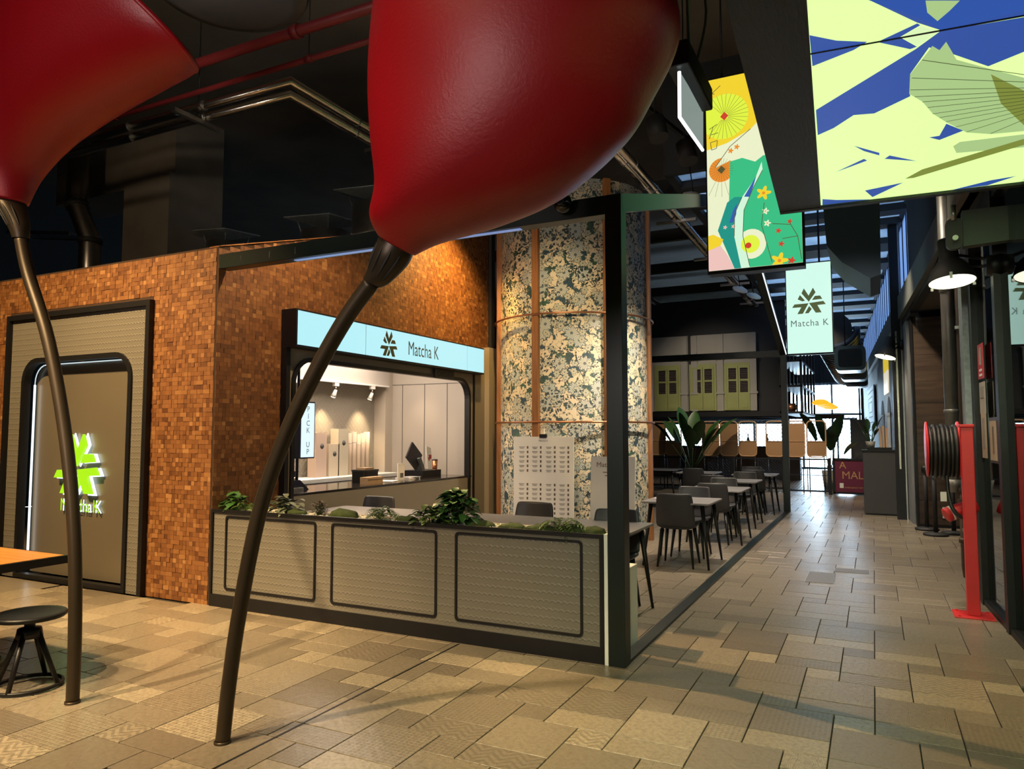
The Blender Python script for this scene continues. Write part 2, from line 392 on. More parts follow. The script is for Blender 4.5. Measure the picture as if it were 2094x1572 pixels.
# ================================================================== SETTING
# ------------------------------------------------------------------ floor
floor = MB().b2((-16, -5, -.12), (6, 36, -.012)).build('floor', M['grout'], kind='structure')
FC = np.array([R.x, R.y]); FD = np.array([F.x, F.y, F.z])
def in_view(p, m=1.06):
    q = Vector(p)-Vector((0, 0, CAMH)); z = q.dot(F)
    if z < .3: return None
    u = q.dot(R)/z*FPX/1047; v = q.dot(U)/z*FPX/786
    return z if abs(u) < m and abs(v) < m else None
GAP = .006
sizes = {'big': (.4, .4), 'rect': (.4, .2), 'small': (.2, .2)}
tl = []
for i in range(-70, 70):
    for j in range(-45, 45):
        ox, oy = -.44+.4*i+.2*j, 5.87-.2*i-.8*j
        for k, (dx, dy) in (('rect', (0, 0)), ('big', (0, .2)), ('small', (0, .6))):
            sx, sy = sizes[k]; cx_, cy_ = ox+dx+sx/2, oy+dy+sy/2
            if -7.5 < cx_ < 1.6 and 1.2 < cy_ < 20.6:
                # keep off solid ground of the shop
                if cx_ < -5.35 and cy_ > 4.72: continue
                z = in_view((cx_, cy_, 0))
                if z is None: continue
                tl.append((z, k, cx_, cy_))
tl.sort(key=lambda a: a[0]*({'big': .6, 'rect': .85, 'small': 1.2}[a[1]]))
def tile_verts(sx, sy):
    x, y, b = sx/2-GAP/2, sy/2-GAP/2, .0018
    V = [(-x, -y, -.012), (x, -y, -.012), (x, y, -.012), (-x, y, -.012), (-x, -y, -b), (x, -y, -b), (x, y, -b), (-x, y, -b), (-x+b, -y+b, 0), (x-b, -y+b, 0), (x-b, y-b, 0), (-x+b, y-b, 0)]
    Fc = [(8, 9, 10, 11)]+[(a, (a+1) % 4, 4+(a+1) % 4, 4+a) for a in range(4)]+[(4+a, 4+(a+1) % 4, 8+(a+1) % 4, 8+a) for a in range(4)]
    return V, Fc
tile_mesh = {}
def get_tile(k, tone, mi):
    key = (k, tone, mi)
    if key not in tile_mesh:
        V, Fc = tile_verts(*sizes[k]); me = bpy.data.meshes.new('floor_tile'); me.from_pydata(V, [], Fc); me.materials.append(M['tiles'][mi])
        a = me.attributes.new('tone', 'FLOAT', 'FACE'); a.data.foreach_set('value', [tone/7]*len(Fc)); tile_mesh[key] = me
    return tile_mesh[key]
fl_off = floor.location
def tile_kind(cx_, cy_):
    patterned = cy_ < 5.6
    r = random.random()
    if patterned and r < .5: return random.choice((1, 2, 3, 3))
    return 0
sv, sf, sm_, st = [], [], [], []
for n_, (z, k, cx_, cy_) in enumerate(tl):
    tone = random.choice((0, 1, 2, 2, 3, 3, 4, 5, 6, 7)) if cy_ < 6 else random.choice((1, 2, 3, 3, 4)); mi = tile_kind(cx_, cy_)
    if n_ < 300:
        o = bpy.data.objects.new('floor_tile', get_tile(k, tone, mi)); COL.objects.link(o); o.parent = floor
        o.location = (cx_-fl_off[0], cy_-fl_off[1], random.uniform(-.0006, .0006)-fl_off[2]); o.rotation_euler = (random.gauss(0, .0006), random.gauss(0, .0006), 0)
    else:
        V, Fc = tile_verts(*sizes[k]); b = len(sv); dz = random.uniform(-.0006, .0006)
        tx, ty = random.gauss(0, .0006), random.gauss(0, .0006)
        sv += [(x+cx_-fl_off[0], y+cy_-fl_off[1], zz+dz+x*tx+y*ty-fl_off[2]) for x, y, zz in V]; sf += [tuple(q+b for q in f) for f in Fc]; sm_ += [mi]*len(Fc); st += [tone/7]*len(Fc)
me = bpy.data.meshes.new('floor_tile_field'); me.from_pydata(sv, [], sf)
for m in M['tiles']: me.materials.append(m)
me.polygons.foreach_set('material_index', sm_); me.attributes.new('tone', 'FLOAT', 'FACE').data.foreach_set('value', st)
o = bpy.data.objects.new('floor_tile_field', me); COL.objects.link(o); o.parent = floor; o['kind'] = 'stuff'
MB().b2((-2.786, 1.0, -.004), (-2.772, 4.70, .0015)).build('expansion_joint', M['black'], floor)
# outer floor beyond the tiled part
MB().b2((-16, 20.6, -.01), (6, 36, -.002)).build('far_floor', mat('far_floor_stone', (.25, .21, .16), .35, 0, .2, 2), floor)
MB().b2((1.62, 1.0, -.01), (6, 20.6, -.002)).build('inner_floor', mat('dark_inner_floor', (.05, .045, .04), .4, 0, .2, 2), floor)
MB().b2((-16, -5, -.01), (-7.5, 20.6, -.002)).build('side_floor', mat('side_floor_stone', (.20, .17, .13), .35, 0, .2, 2), floor)
MB().b2((-7.5, -5, -.01), (6, 1.15, -.002)).build('near_floor', mat('near_floor_stone', (.24, .20, .15), .35, 0, .2, 2), floor)
MB().b2((-1.605, 4.83, 0), (-1.515, 15.24, .022)).build('trim_1', M['greenframe'], kind='structure')

# ------------------------------------------------------------------ ceiling and outer shell
CZ = 7.0
ceiling = MB().prism([(-16, -5), (1.55, -5), (1.02, 6.9), (.85, 10.6), (-2.6, 10.6), (-2.6, 34.2), (-16, 34.2)], (0, 0, CZ), (1, 0, 0), (0, 1, 0), .15).build('ceiling', M['darkceil'], kind='structure')
MB().b2((-16.2, -5, 0), (-16, 36, CZ)).build('wall_far_left', M['darkwall'], kind='structure')
MB().b2((-16, -5.2, 0), (6, -5, CZ)).build('wall_near', M['darkwall'], kind='structure')
MB().b2((6, -5, 0), (6.2, 36, 3.75)).build('wall_far_right', M['darkwall'], kind='structure')
# far wall: tall window at the corridor end, low strip window on the left
MB().b2((-16, 34, 0), (-9, 34.2, CZ)).b2((-.45, 34, 0), (-.22, 34.2, CZ)).b2((-9, 34, 3.72), (-.45, 34.2, CZ)).b2((-9, 34, 1.95), (-3.3, 34.2, 3.72)).b2((-9, 34, 0), (-3.3, 34.2, .9)).build('wall_far', M['darkwall'], kind='structure')
win = MB()
win.b2((-9, 34.02, 0), (-.45, 34.16, .08)).b2((-9, 34.02, 3.62), (-.45, 34.16, 3.72)).b2((-9, 34.02, 2.30), (-.45, 34.14, 2.40))
for x in (-8.9, -7.6, -6.2, -4.8, -3.6, -2.75, -1.57, -.5): win.b2((x-.04, 34.02, 0), (x+.04, 34.14, 3.7))
win.b2((-1.40, 34.02, 2.1), (-.60, 34.1, 2.2)).b2((-1.42, 34.02, 0), (-1.34, 34.1, 2.2)).b2((-.68, 34.02, 0), (-.6, 34.1, 2.2))
wo = win.build('window_1', mat('pale_window_frame', (.25, .32, .38), .5), kind='structure')
MB().b2((-9, 34.08, 0), (-.45, 34.09, 3.7)).build('pane', M['glasswin'], wo)
# roof lights over the corridor: dirty translucent panels between dark joists
t = NT('dirty_translucent_roof_panel'); _tl = t.n('BsdfTranslucent'); _n = t.noise(t.obj(), 2.2, 4); t.set(_tl.inputs[0], t.ramp(_n, [(.3, (.014, .021, .032)), (.7, (.028, .038, .052))]))
_df = t.n('BsdfDiffuse'); _df.inputs[0].default_value = (.10, .11, .12, 1); _ad = t.n('AddShader'); t.t.links.new(_tl.outputs[0], _ad.inputs[0]); t.t.links.new(_df.outputs[0], _ad.inputs[1]); t.t.links.new(_ad.outputs[0], t.out.inputs[0])
plank_m = t.m; y = 10.62; ZR = 5.5
def wall_x(y): return .915-.0457*(y-6.85)
MB().b2((-2.7, 10.5, ZR-.1), (.9, 10.62, CZ)).build('roof_upstand', M['darkwall'], ceiling)
MB().b2((-2.7, 10.6, ZR-.1), (-2.58, 34.2, CZ)).build('roof_upstand', M['darkwall'], ceiling)
while y < 34.0:
    pw, jw = (.55, .35) if y < 15 else (1.15, .75)
    MB().add([(-2.6, y, ZR), (wall_x(y), y, ZR), (wall_x(y), y+pw, ZR), (-2.6, y+pw, ZR)], [(0, 3, 2, 1)]).build('roof_panel', plank_m, ceiling)
    MB().b2((-2.6, y+pw, ZR-.12), (wall_x(y), y+pw+jw, ZR+.05)).build('roof_joist', M['blackmatt'], ceiling); y += pw+jw
for yy in np.arange(12, 33, 3.0):
    MB().b2((-9, yy-.06, 5.6), (-2.6, yy+.06, 5.85)).build('ceiling_beam', M['blackmatt'], ceiling)

# ------------------------------------------------------------------ mosaic walls
GX = .0425
def mosaic_wall(name, body, o, ux, uy, nrm, W_, H_, mask, count=300):
    wall = body.build(name, mat(name+'_backing', (.03, .012, .004), .9), kind='structure')
    L = wall.location; o, ux, uy, nrm = Vector(o), Vector(ux), Vector(uy), Vector(nrm)
    bl = []; nx, nz = int(W_/GX), int(H_/GX)
    for b in range(nz):
        a = 0
        while a < nx:
            w_ = 2 if (random.random() < .16 and a+1 < nx) else 1
            cu, cv = (a+w_/2)*GX, (b+.5)*GX
            if w_ == 2 and not (mask((a+.5)*GX, cv) and mask((a+1.5)*GX, cv)): w_ = 1; cu = (a+.5)*GX
            if mask(cu, cv):
                c = o+ux*cu+uy*cv; z = in_view(c, 1.0)
                bl.append((z if z is not None else 1e3, w_, c))
            a += w_
    bl.sort(key=lambda t: t[0]/(1.4 if t[1] == 2 else 1))
    def geom(w_, d):
        hx, hy = w_*GX/2-.0008, GX/2-.0008
        P = [(-hx, -hy, -.004), (hx, -hy, -.004), (hx, hy, -.004), (-hx, hy, -.004), (-hx, -hy, d), (hx, -hy, d), (hx, hy, d), (-hx, hy, d)]
        return [tuple(ux*p[0]+uy*p[1]+nrm*p[2]) for p in P]
    FCS = [(4, 5, 6, 7)]+[(a, (a+1) % 4, 4+(a+1) % 4, 4+a) for a in range(4)]
    cache = {}
    V, Fc, T = [], [], []
    for n_, (z, w_, c) in enumerate(bl):
        tone = min(1, max(0, random.gauss(.5, .24))); d = random.choice((.001, .002, .003, .004, .006))
        if n_ < count:
            key = (w_, round(tone*8), d)
            if key not in cache:
                me = bpy.data.meshes.new('wood_block'); me.from_pydata(geom(w_, d), [], FCS); me.materials.append(M['mosaic'])
                me.attributes.new('tone', 'FLOAT', 'FACE').data.foreach_set('value', [key[1]/8]*5); cache[key] = me
            ob = bpy.data.objects.new('wood_block', cache[key]); COL.objects.link(ob); ob.parent = wall; ob.location = c-L
        else:
            b = len(V); V += [(c.x-L.x+p[0], c.y-L.y+p[1], c.z-L.z+p[2]) for p in geom(w_, d)]; Fc += [tuple(q+b for q in f) for f in FCS]; T += [tone]*5
    me = bpy.data.meshes.new('wood_block_field'); me.from_pydata(V, [], Fc); me.materials.append(M['mosaic'])
    me.attributes.new('tone', 'FLOAT', 'FACE').data.foreach_set('value', T)
    ob = bpy.data.objects.new('wood_block_field', me); COL.objects.link(ob); ob.parent = wall; ob['kind'] = 'stuff'
    return wall
body = MB().b2((-9.6, 4.73, 0), (-8.66, 4.9, 3.29)).b2((-6.26, 4.73, 0), (-5.42, 4.9, 3.29)).b2((-8.66, 4.73, 2.86), (-6.26, 4.9, 3.29))
mosaic_wall('wall_left', body, (-9.6, 4.73, 0), (1, 0, 0), (0, 0, 1), (0, -1, 0), 4.20, 3.285,
            lambda u, v: not (-8.66+9.6+.01 < u < -6.26+9.6-.01 and v < 2.88))
SL = .30
body = MB()
def gable(y): return 3.285+SL*(y-4.73)
body.prism([(4.73, 0), (5.54, 0), (5.54, 2.5), (10.02, 2.5), (10.02, gable(10.02)), (4.73, 3.285)], (-5.41, 0, 0), (0, 1, 0), (0, 0, 1), -.15)
mosaic_wall('wall_left_side', body, (-5.41, 4.73, 0), (0, 1, 0), (0, 0, 1), (1, 0, 0), 5.28, 4.9,
            lambda u, v: v < 3.255+SL*u and not (u > .83 and v < 2.52))
MB().bar((-5.47, 4.73, 3.283), (-5.47, 10.02, 3.283+SL*5.29), .12, .02).build('trim_8', M['stripwood'], kind='structure')
# ------------------------------------------------------------------ shop room
MB().b2((-7.35, 5.2, 0), (-7.2, 9.75, 3.0)).build('wall_shop_back', M['quilt'], kind='structure')
MB().b2((-7.2, 9.65, 0), (-5.42, 9.78, 3.0)).build('wall_shop_right', mat('warm_grey_cupboard_wall', (.40, .36, .31), .45, 0, .05, 2), kind='structure')
MB().b2((-7.2, 5.1, 0), (-5.56, 5.2, 3.0)).build('wall_shop_left', M['beige'], kind='structure')
MB().b2((-7.35, 5.1, 2.96), (-5.56, 9.78, 3.04)).build('ceiling_shop', M['white'], kind='structure')
sb = MB().b2((-7.2, 5.2, 2.30), (-6.96, 9.55, 2.96)).build('trim_2', mat('white_bulkhead', (.46, .42, .38), .5), kind='structure')
MB().b2((-7.2, 9.46, 0), (-6.98, 9.65, 2.96)).build('trim_3', mat('pale_pilaster', (.50, .44, .36), .5), kind='structure')
for x in (-6.78, -6.36, -5.94):
    MB().b2((x-.004, 9.645, 0.9), (x+.004, 9.652, 2.32)).build('seam', M['dgrey'], bpy.data.objects['wall_shop_right'])
MB().b2((-7.2, 9.645, 2.32), (-5.42, 9.652, 2.328)).build('seam', M['dgrey'], bpy.data.objects['wall_shop_right'])

# ================================================================== RED FLOWERS
def crom(P, n):
    P = [np.array(p, float) for p in P]; out = []
    for i in range(len(P)-1):
        p0 = P[max(i-1, 0)]; p1 = P[i]; p2 = P[i+1]; p3 = P[min(i+2, len(P)-1)]
        for k in range(n):
            t = k/n; out.append(.5*((2*p1)+(-p0+p2)*t+(2*p0-5*p1+4*p2-p3)*t*t+(-p0+3*p1-3*p2+p3)*t**3))
    out.append(P[-1]); return out
def flower(label, base, stem, tilt, collar, secs, YC):
    root = thing('flower_sculpture', label, 'sculpture', base, group='giant red flower sculptures')
    pts = crom([(x, YC, z) for x, z in stem], 6); n = len(pts)
    MB().tube(pts, [.036+.004*i/n for i in range(n)], 16).build('stem', M['bronze'], root)
    b = Vector(base); MB().lathe([(.042, 0), (.042, .012), (.037, .014)], b, 16).build('base_ring', M['bronze'], root)
    # scuff mark
    # collar: loft from stem end to petal foot
    def loft(sections, n, mats, name, solid=0):
        rings = []; N = 56
        for si, s in enumerate(sections):
            Lx, Lz, Rx, Rz, dep, yc = s; tl_ = (tilt*(si/(len(sections)-1))**2 if name == 'petal' else 0)
            c = np.array([(Lx+Rx)/2, yc, (Lz+Rz)/2]); mj = np.array([(Rx-Lx)/2, 0, (Rz-Lz)/2])
            rings.append([c+mj*math.cos(2*PI*k/N)+np.array([0, dep, -tl_*dep])*math.sin(2*PI*k/N) for k in range(N)])
        mb = MB(); V = [tuple(p) for r in rings for p in r]; Fc = []
        for i in range(len(rings)-1):
            for k in range(N): Fc.append((i*N+k, i*N+(k+1) % N, (i+1)*N+(k+1) % N, (i+1)*N+k))
        mb.add(V, Fc, 0, True); o = mb.build(name, mats, root, solid=solid); return o, rings
    cs = crom(collar, 5); co, _ = loft(cs, 0, M['bronze'], 'collar')
    ps = crom(secs, 8); po, rings = loft(ps, 0, M['petal'], 'petal', solid=.025)
    rim = MB().tube(rings[-1], .018, 8, closed=True); ro = rim.build('rim', M['petal'], root)
    # slots in the collar
    for a in (-150, -120, -90, -60, -30):
        A = math.radians(a); pts = []
        for s in cs[5:13]:
            Lx, Lz, Rx, Rz, dep, yc = s
            pts.append((((Lx+Rx)/2+(Rx-Lx)/2*math.cos(A)), yc+dep*math.sin(A), (Lz+Rz)/2+(Rz-Lz)/2*math.cos(A)))
        mm = len(pts); MB().tube(crom(pts, 3), [.0015+.005*math.sin(PI*(i+.5)/(3*mm-2)) for i in range(3*mm-2)], 6).build('slot', M['blackmatt'], root)
    return root
# second flower: section = (Lx, Lz, Rx, Rz, depth radius, y centre)
stem2 = [(-2.968, 0), (-2.934, .289), (-2.873, .657), (-2.756, 1.149), (-2.604, 1.514), (-2.424, 1.822), (-2.235, 2.085), (-2.075, 2.255)]
col2 = [(-2.115, 2.275, -2.035, 2.225, .047, 2.7), (-2.085, 2.325, -1.985, 2.245, .06, 2.7), (-2.045, 2.40, -1.90, 2.315, .085, 2.7), (-2.012, 2.474, -1.862, 2.371, .085, 2.7)]
pet2 = [(-2.012, 2.474, -1.862, 2.371, 0.085, 2.700), (-2.034, 2.552, -1.732, 2.424, 0.170, 2.700), (-2.004, 2.688, -1.438, 2.483, 0.272, 2.720), (-2.039, 2.926, -1.159, 2.572, 0.357, 2.740), (-2.064, 3.157, -0.897, 2.761, 0.425, 2.760), (-2.057, 3.398, -0.773, 2.952, 0.476, 2.780), (-2.041, 3.651, -0.665, 3.202, 0.493, 2.800), (-2.001, 3.950, -0.719, 3.521, 0.476, 2.800), (-1.860, 4.280, -0.769, 3.982, 0.425, 2.800), (-1.660, 4.550, -0.950, 4.350, 0.323, 2.800)]
flower('giant red flower with bowed bronze stem leaning over the planter', (-2.968, 2.7, 0), stem2, 0.0, col2, pet2, 2.7)
stem1 = [(-4.173, 0), (-4.175, .4), (-4.216, .935), (-4.332, 1.506), (-4.543, 2.108), (-4.789, 2.56), (-4.885, 2.80)]
col1 = [(-4.935, 2.80, -4.84, 2.80, .047, 2.7), (-4.98, 2.88, -4.85, 2.88, .062, 2.7), (-5.06, 3.0, -4.90, 2.98, .085, 2.7), (-5.151, 3.085, -4.938, 3.054, .10, 2.7)]
pet1 = [(-5.151, 3.085, -4.938, 3.054, 0.100, 2.700), (-5.19, 3.27, -4.86, 3.27, 0.170, 2.700), (-5.20, 3.54, -4.60, 3.46, 0.250, 2.700), (-5.18, 3.88, -4.20, 3.58, 0.320, 2.700), (-5.14, 4.26, -3.82, 3.655, 0.370, 2.700), (-5.08, 4.66, -3.53, 3.70, 0.390, 2.700), (-5.00, 4.92, -3.44, 3.735, 0.390, 2.700)]
flower('giant red flower with flared lip beside the wooden tabletop', (-4.173, 2.7, 0), stem1, .52, col1, pet1, 2.7)

# ================================================================== LOGO
LOGO = [[(-.33, 1.12), (-.51, .74), (0, .04), (.51, .74), (.33, 1.12), (0, .52)],
        [(-.63, .62), (-.80, .28), (-.46, .10), (-.27, .14)],
        [(.45, .46), (.24, .15), (.98, .19), (.83, .46)],
        [(-1.05, -.10), (-1.22, -.36), (-.55, -.36), (-.85, -.88), (-.45, -.88), (-.02, -.08)],
        [(.02, -.07), (1.05, .02), (1.22, -.24), (.62, -.27), (.90, -.86), (.48, -.86)],
        [(.02, -.30), (-.30, -.86), (-.03, -.86), (.20, -.55)]]
def logo(parent, o, ux, uy, s, h, m, name='logo_bar'):
    for p in LOGO:
        mb = MB(); mb.prism([(a*s, b*s) for a, b in p], o, ux, uy, h); mb.build(name, m, parent)
# ------------------------------------------------------------------ framed logo panel on the left mosaic wall
lp = thing('logo_wall_panel', 'framed taupe wall panel with glowing lime star logo set in wooden mosaic', 'sign', (-7.46, 4.73, 0))
X0, X1, ZT = -8.65, -6.27, 2.85
ux, uz = (1, 0, 0), (0, 0, 1)
outer = rrect(X0, X1, 0, ZT, .001, 2); inner = rrect(X0+.055, X1-.055, 0.0, ZT-.055, .001, 2)
MB().ring(outer, inner, (0, 4.76, 0), ux, uz, .09).build('outer_frame', M['black'], lp)
iL, iR, iT = -8.36, -6.535, 2.36
a = rrect(X0+.055, X1-.055, 0, ZT-.055, .001, 8); b = rrect(iL, iR, 0, iT, .26, 8, (0, 0, 1, 1))
MB().ring(a, b, (0, 4.76, 0), ux, uz, .05).build('surround', M['embossed'], lp)
a = rrect(iL, iR, 0, iT, .26, 8, (0, 0, 1, 1)); b = rrect(iL+.05, iR-.05, .05, iT-.05, .21, 8, (0, 0, 1, 1))
MB().ring(a, b, (0, 4.765, 0), ux, uz, .075).build('inner_frame', M['black'], lp)
b2_ = rrect(iL+.05, iR-.05, .05, iT-.05, .21, 8, (0, 0, 1, 1))
MB().prism(b2_, (0, 4.86, 0), ux, uz, .03).build('back_panel', mat('satin_taupe', (.150, .130, .098), .30, .25, .08, 2), lp)
pts = [(iL+.065, 4.80, .08), (iL+.065, 4.80, iT-.28)]
for k in range(7):
    A = PI-.5*PI*k/6; pts.append((iL+.26+.195*math.cos(A), 4.80, iT-.26+.195*math.sin(A)))
pts.append((-6.8, 4.80, iT-.065))
MB().tube(pts[1:], .006, 6).build('light_strip', emit('dim_white_strip', (.8, .95, 1.0), .8), lp)
MB().tube(pts[:2], .013, 6).build('light_strip', M['litwhite'], lp)
lc = (-7.46, 4.79, 1.19)
for p in LOGO:
    mb = MB(); mb.prism([(q[0]*.30, q[1]*.31) for q in p], lc, ux, uz, .03)
    ob = mb.build('logo_bar', M['logogreen'], lp)
    h = MB(); h.prism([(q[0]*.315, q[1]*.325) for q in p], (lc[0]+.006, 4.815, lc[2]-.006), ux, uz, .012); h.build('halo_back', emit('white_halo', (.75, .95, 1.0), 2.5) if 'halo' not in M else M['halo'], ob)
    if 'halo' not in M: M['halo'] = bpy.data.materials['white_halo']
mb = MB(); put_text(mb, 'Matcha K', .185, (-7.42, 4.795, .79), ux, uz, .92, 1.0, h=.004); mb.build('lettering', M['logogreen'], lp)
mb = MB(); put_text(mb, 'Matcha K', .185, (-7.415, 4.815, .785), ux, uz, .92, 1.0, h=.0); mb.build('lettering_glow', M['halo'], lp)

# ================================================================== PLANTER
pl = thing('planter_wall', 'long low planter wall clad in embossed taupe panels with black trim', 'planter', (-3.5, 4.86, 0))
PX0, PX1, PY0, PY1, PZ = -5.40, -1.66, 4.72, 5.04, .862
MB().b2((PX0, PY0+.01, .11), (PX1, PY0+.05, PZ-.01)).build('front_panel', M['embossed'], pl)
MB().b2((PX0, PY1-.03, .0), (PX1, PY1, PZ-.01)).build('rear_panel', M['beige'], pl)
MB().b2((PX0, PY0-.004, 0), (PX1+.01, PY1-.02, .11)).build('plinth', M['black'], pl)
MB().b2((PX0, PY0-.006, PZ-.028), (PX1, PY0+.02, PZ)).b2((PX0, PY0-.006, .11), (PX0+.022, PY0+.02, PZ-.028)).b2((PX1-.03, PY0-.006, .11), (PX1, PY0+.02, PZ-.028)).build('edge_trim', M['black'], pl)
MB().b2((PX1+.005, PY0-.008, 0), (PX1+.03, PY1, PZ+.004)).build('end_panel', M['white'], pl)
for (xa, xb) in ((-5.225, -4.178), (-4.015, -2.992), (-2.832, -1.815)):
    MB().ring(rrect(xa, xb, .158, .812, .03, 4), rrect(xa+.018, xb-.018, .176, .794, .02, 4), (0, PY0+.012, 0), ux, uz, .012).build('panel_frame', M['black'], pl)
MB().b2((PX0, PY0+.05, .3), (PX1, PY1-.03, PZ-.02)).build('bed', M['gravel'], pl)
V, Fc = [], []
mb = MB()
for i in range(2600):
    x = random.uniform(PX0+.03, PX1-.02); yy = random.uniform(PY0+.04, PY1-.04); r = random.uniform(.005, .010)
    c = Vector((x, yy, PZ-.018+random.uniform(0, .006)))
    Pp = [c+Vector(d)*r*random.uniform(.7, 1.2) for d in ((1, 0, 0), (0, 1, 0), (-1, 0, 0), (0, -1, 0), (0, 0, 1), (0, 0, -1))]
    mb.add(Pp, [(0, 1, 4), (1, 2, 4), (2, 3, 4), (3, 0, 4), (1, 0, 5), (2, 1, 5), (3, 2, 5), (0, 3, 5)])
tag(mb.build('gravel', M['gravel'], pl), kind='stuff')
# --- plants
def leaf_mb(mb, base, d, L, W_, droop=.4, n=5, up=(0, 0, 1), mi=0):
    base, d = Vector(base), Vector(d).normalized(); side = d.cross(Vector(up)).normalized(); nrm = side.cross(d)
    V = []
    for i in range(n+1):
        t = i/n; wd = W_*math.sin(PI*min(1, t*.92+.06))**.8; p = base+d*L*t-Vector((0, 0, 1))*droop*L*t*t
        V += [p-side*wd/2+nrm*wd*.12, p, p+side*wd/2+nrm*wd*.12]
    Fc = []
    for i in range(n): Fc += [(3*i, 3*i+1, 3*i+4, 3*i+3), (3*i+1, 3*i+2, 3*i+5, 3*i+4)]
    mb.add(V, Fc, mi, True)
def rdir(el0, el1):
    a = random.uniform(0, 2*PI); e = math.radians(random.uniform(el0, el1)); return (math.cos(a)*math.cos(e), math.sin(a)*math.cos(e), math.sin(e))
def leafy(name, label, cat, c, R_, H_, n, L, W_, m, group=None, droop=.4):
    root = thing(name, label, cat, c, group=group); c = Vector(c)
    mb, sm = MB(), MB()
    for i in range(n):
        d = Vector(rdir(5, 88)); r = random.uniform(.35, 1)**.6
        b = c+Vector((d.x*R_*r, d.y*R_*r*.55, d.z*H_*r)); a_ = random.uniform(0, 2*PI)
        dr = Vector((d.x+.7*math.cos(a_), d.y*.6+.5*math.sin(a_)-.15, d.z*.25+random.uniform(-.25, .35)))
        leaf_mb(mb, b, dr, L*random.uniform(.8, 1.3), W_*random.uniform(.8, 1.3), droop)
        if i % 4 == 0: sm.tube([c+Vector((d.x*.02, d.y*.02, -.01)), c+(b-c)*.5+Vector((0, 0, .02)), b], .0025, 5)
    mb.build('foliage', m, root); sm.build('stems', M['leafdk'], root); return root
def fern(name, label, c, n, L, m, group=None, spread=1.0):
    root = thing(name, label, 'fern', c, group=group); c = Vector(c)
    for i in range(n):
        a = random.uniform(0, 2*PI) if n > 4 else 2*PI*i/n; el = math.radians(random.uniform(35, 70)); LL = L*random.uniform(.75, 1.15)
        d = Vector((math.cos(a)*math.cos(el)*spread, math.sin(a)*math.cos(el)*.45, math.sin(el))); mb = MB(); pts = []
        for k in range(11):
            t = k/10; pts.append(c+d*LL*t-Vector((0, 0, 1))*LL*.75*t*t)
        for k in range(1, 11):
            for s_ in (-1, 1):
                tg = (pts[k]-pts[k-1]).normalized(); sd = tg.cross(Vector((0, 0, 1)))
                if sd.length < .05: sd = Vector((1, 0, 0))
                sd = sd.normalized()*s_; leaf_mb(mb, pts[k], sd+tg*.5, LL*.22*(1-.075*k)+.006, .016, .2, 2)
        mb.tube(pts, .0018, 4); mb.build('frond', m, root)
    return root
def moss(label, c, rx, ry, rz):
    bm = bmesh.new(); bmesh.ops.create_icosphere(bm, subdivisions=3, radius=1.0)
    from mathutils import noise as mn
    for v in bm.verts:
        s = 1+.25*mn.noise(v.co*2.1+Vector(c))+.12*mn.noise(v.co*6+Vector(c)); v.co = Vector((v.co.x*rx*s, v.co.y*ry*s, max(-.01, v.co.z*rz*s)))
    me = bpy.data.meshes.new('moss_mound'); bm.to_mesh(me); bm.free(); me.materials.append(M['moss'])
    for p in me.polygons: p.use_smooth = True
    o = bpy.data.objects.new('moss_mound', me); COL.objects.link(o); o.location = c; tag(o, label, 'moss', 'moss mounds in the planter')
TZ = PZ-.012
leafy('pothos_plant', 'leafy green plant at the planter end by the mosaic wall', 'plant', (-5.27, 4.86, TZ), .15, .15, 60, .085, .055, M['leaf'])
fern('fern_plant', 'small trailing fern spilling over planter front near the mosaic wall', (-5.06, 4.80, TZ), 11, .26, M['fern'], 'ferns in the planter')
leafy('sage_plant', 'grey-green broad-leaved plant right behind the bowed flower stem', 'plant', (-4.66, 4.88, TZ), .18, .13, 60, .11, .045, M['leafgrey'])
leafy('feathery_plant', 'grey feathery dried-looking plant between leafy plant and moss', 'plant', (-4.27, 4.87, TZ), .09, .11, 260, .045, .008, mat('grey_feather', (.13, .115, .10), .8, 0, .3, 20), None, .1)
moss('wide moss mound left of the middle fern', (-4.00, 4.86, TZ), .15, .09, .065)
moss('moss mound under the sage plant', (-4.50, 4.84, TZ), .10, .07, .045)
fern('fern_plant', 'spreading green fern in the middle of the planter', (-3.62, 4.84, TZ), 15, .32, M['fern'], 'ferns in the planter')
moss('flat moss mound just right of the middle fern', (-3.36, 4.86, TZ), .11, .07, .04)
leafy('bushy_plant', 'tall bushy bright green plant in the planter', 'plant', (-2.92, 4.88, TZ), .20, .25, 190, .085, .062, M['leaf'])
leafy('low_leafy_plant', 'low leafy plant in front of the bushy plant', 'plant', (-3.10, 4.82, TZ), .16, .12, 70, .075, .055, M['fern'])
moss('small moss mound right beside the bushy plant', (-2.68, 4.86, TZ), .11, .07, .04)
moss('low moss mound before the long grey table', (-2.42, 4.86, TZ), .11, .07, .035)
moss('long moss mound in the right half of the planter', (-2.18, 4.84, TZ), .13, .07, .04)
moss('moss mound under the right fern', (-1.96, 4.86, TZ), .12, .08, .05)
fern('fern_plant', 'arching fern at the right end of the planter', (-2.03, 4.84, TZ), 13, .34, M['fern'], 'ferns in the planter')
moss('last moss mound against the dark green post', (-1.78, 4.86, TZ), .10, .07, .045)

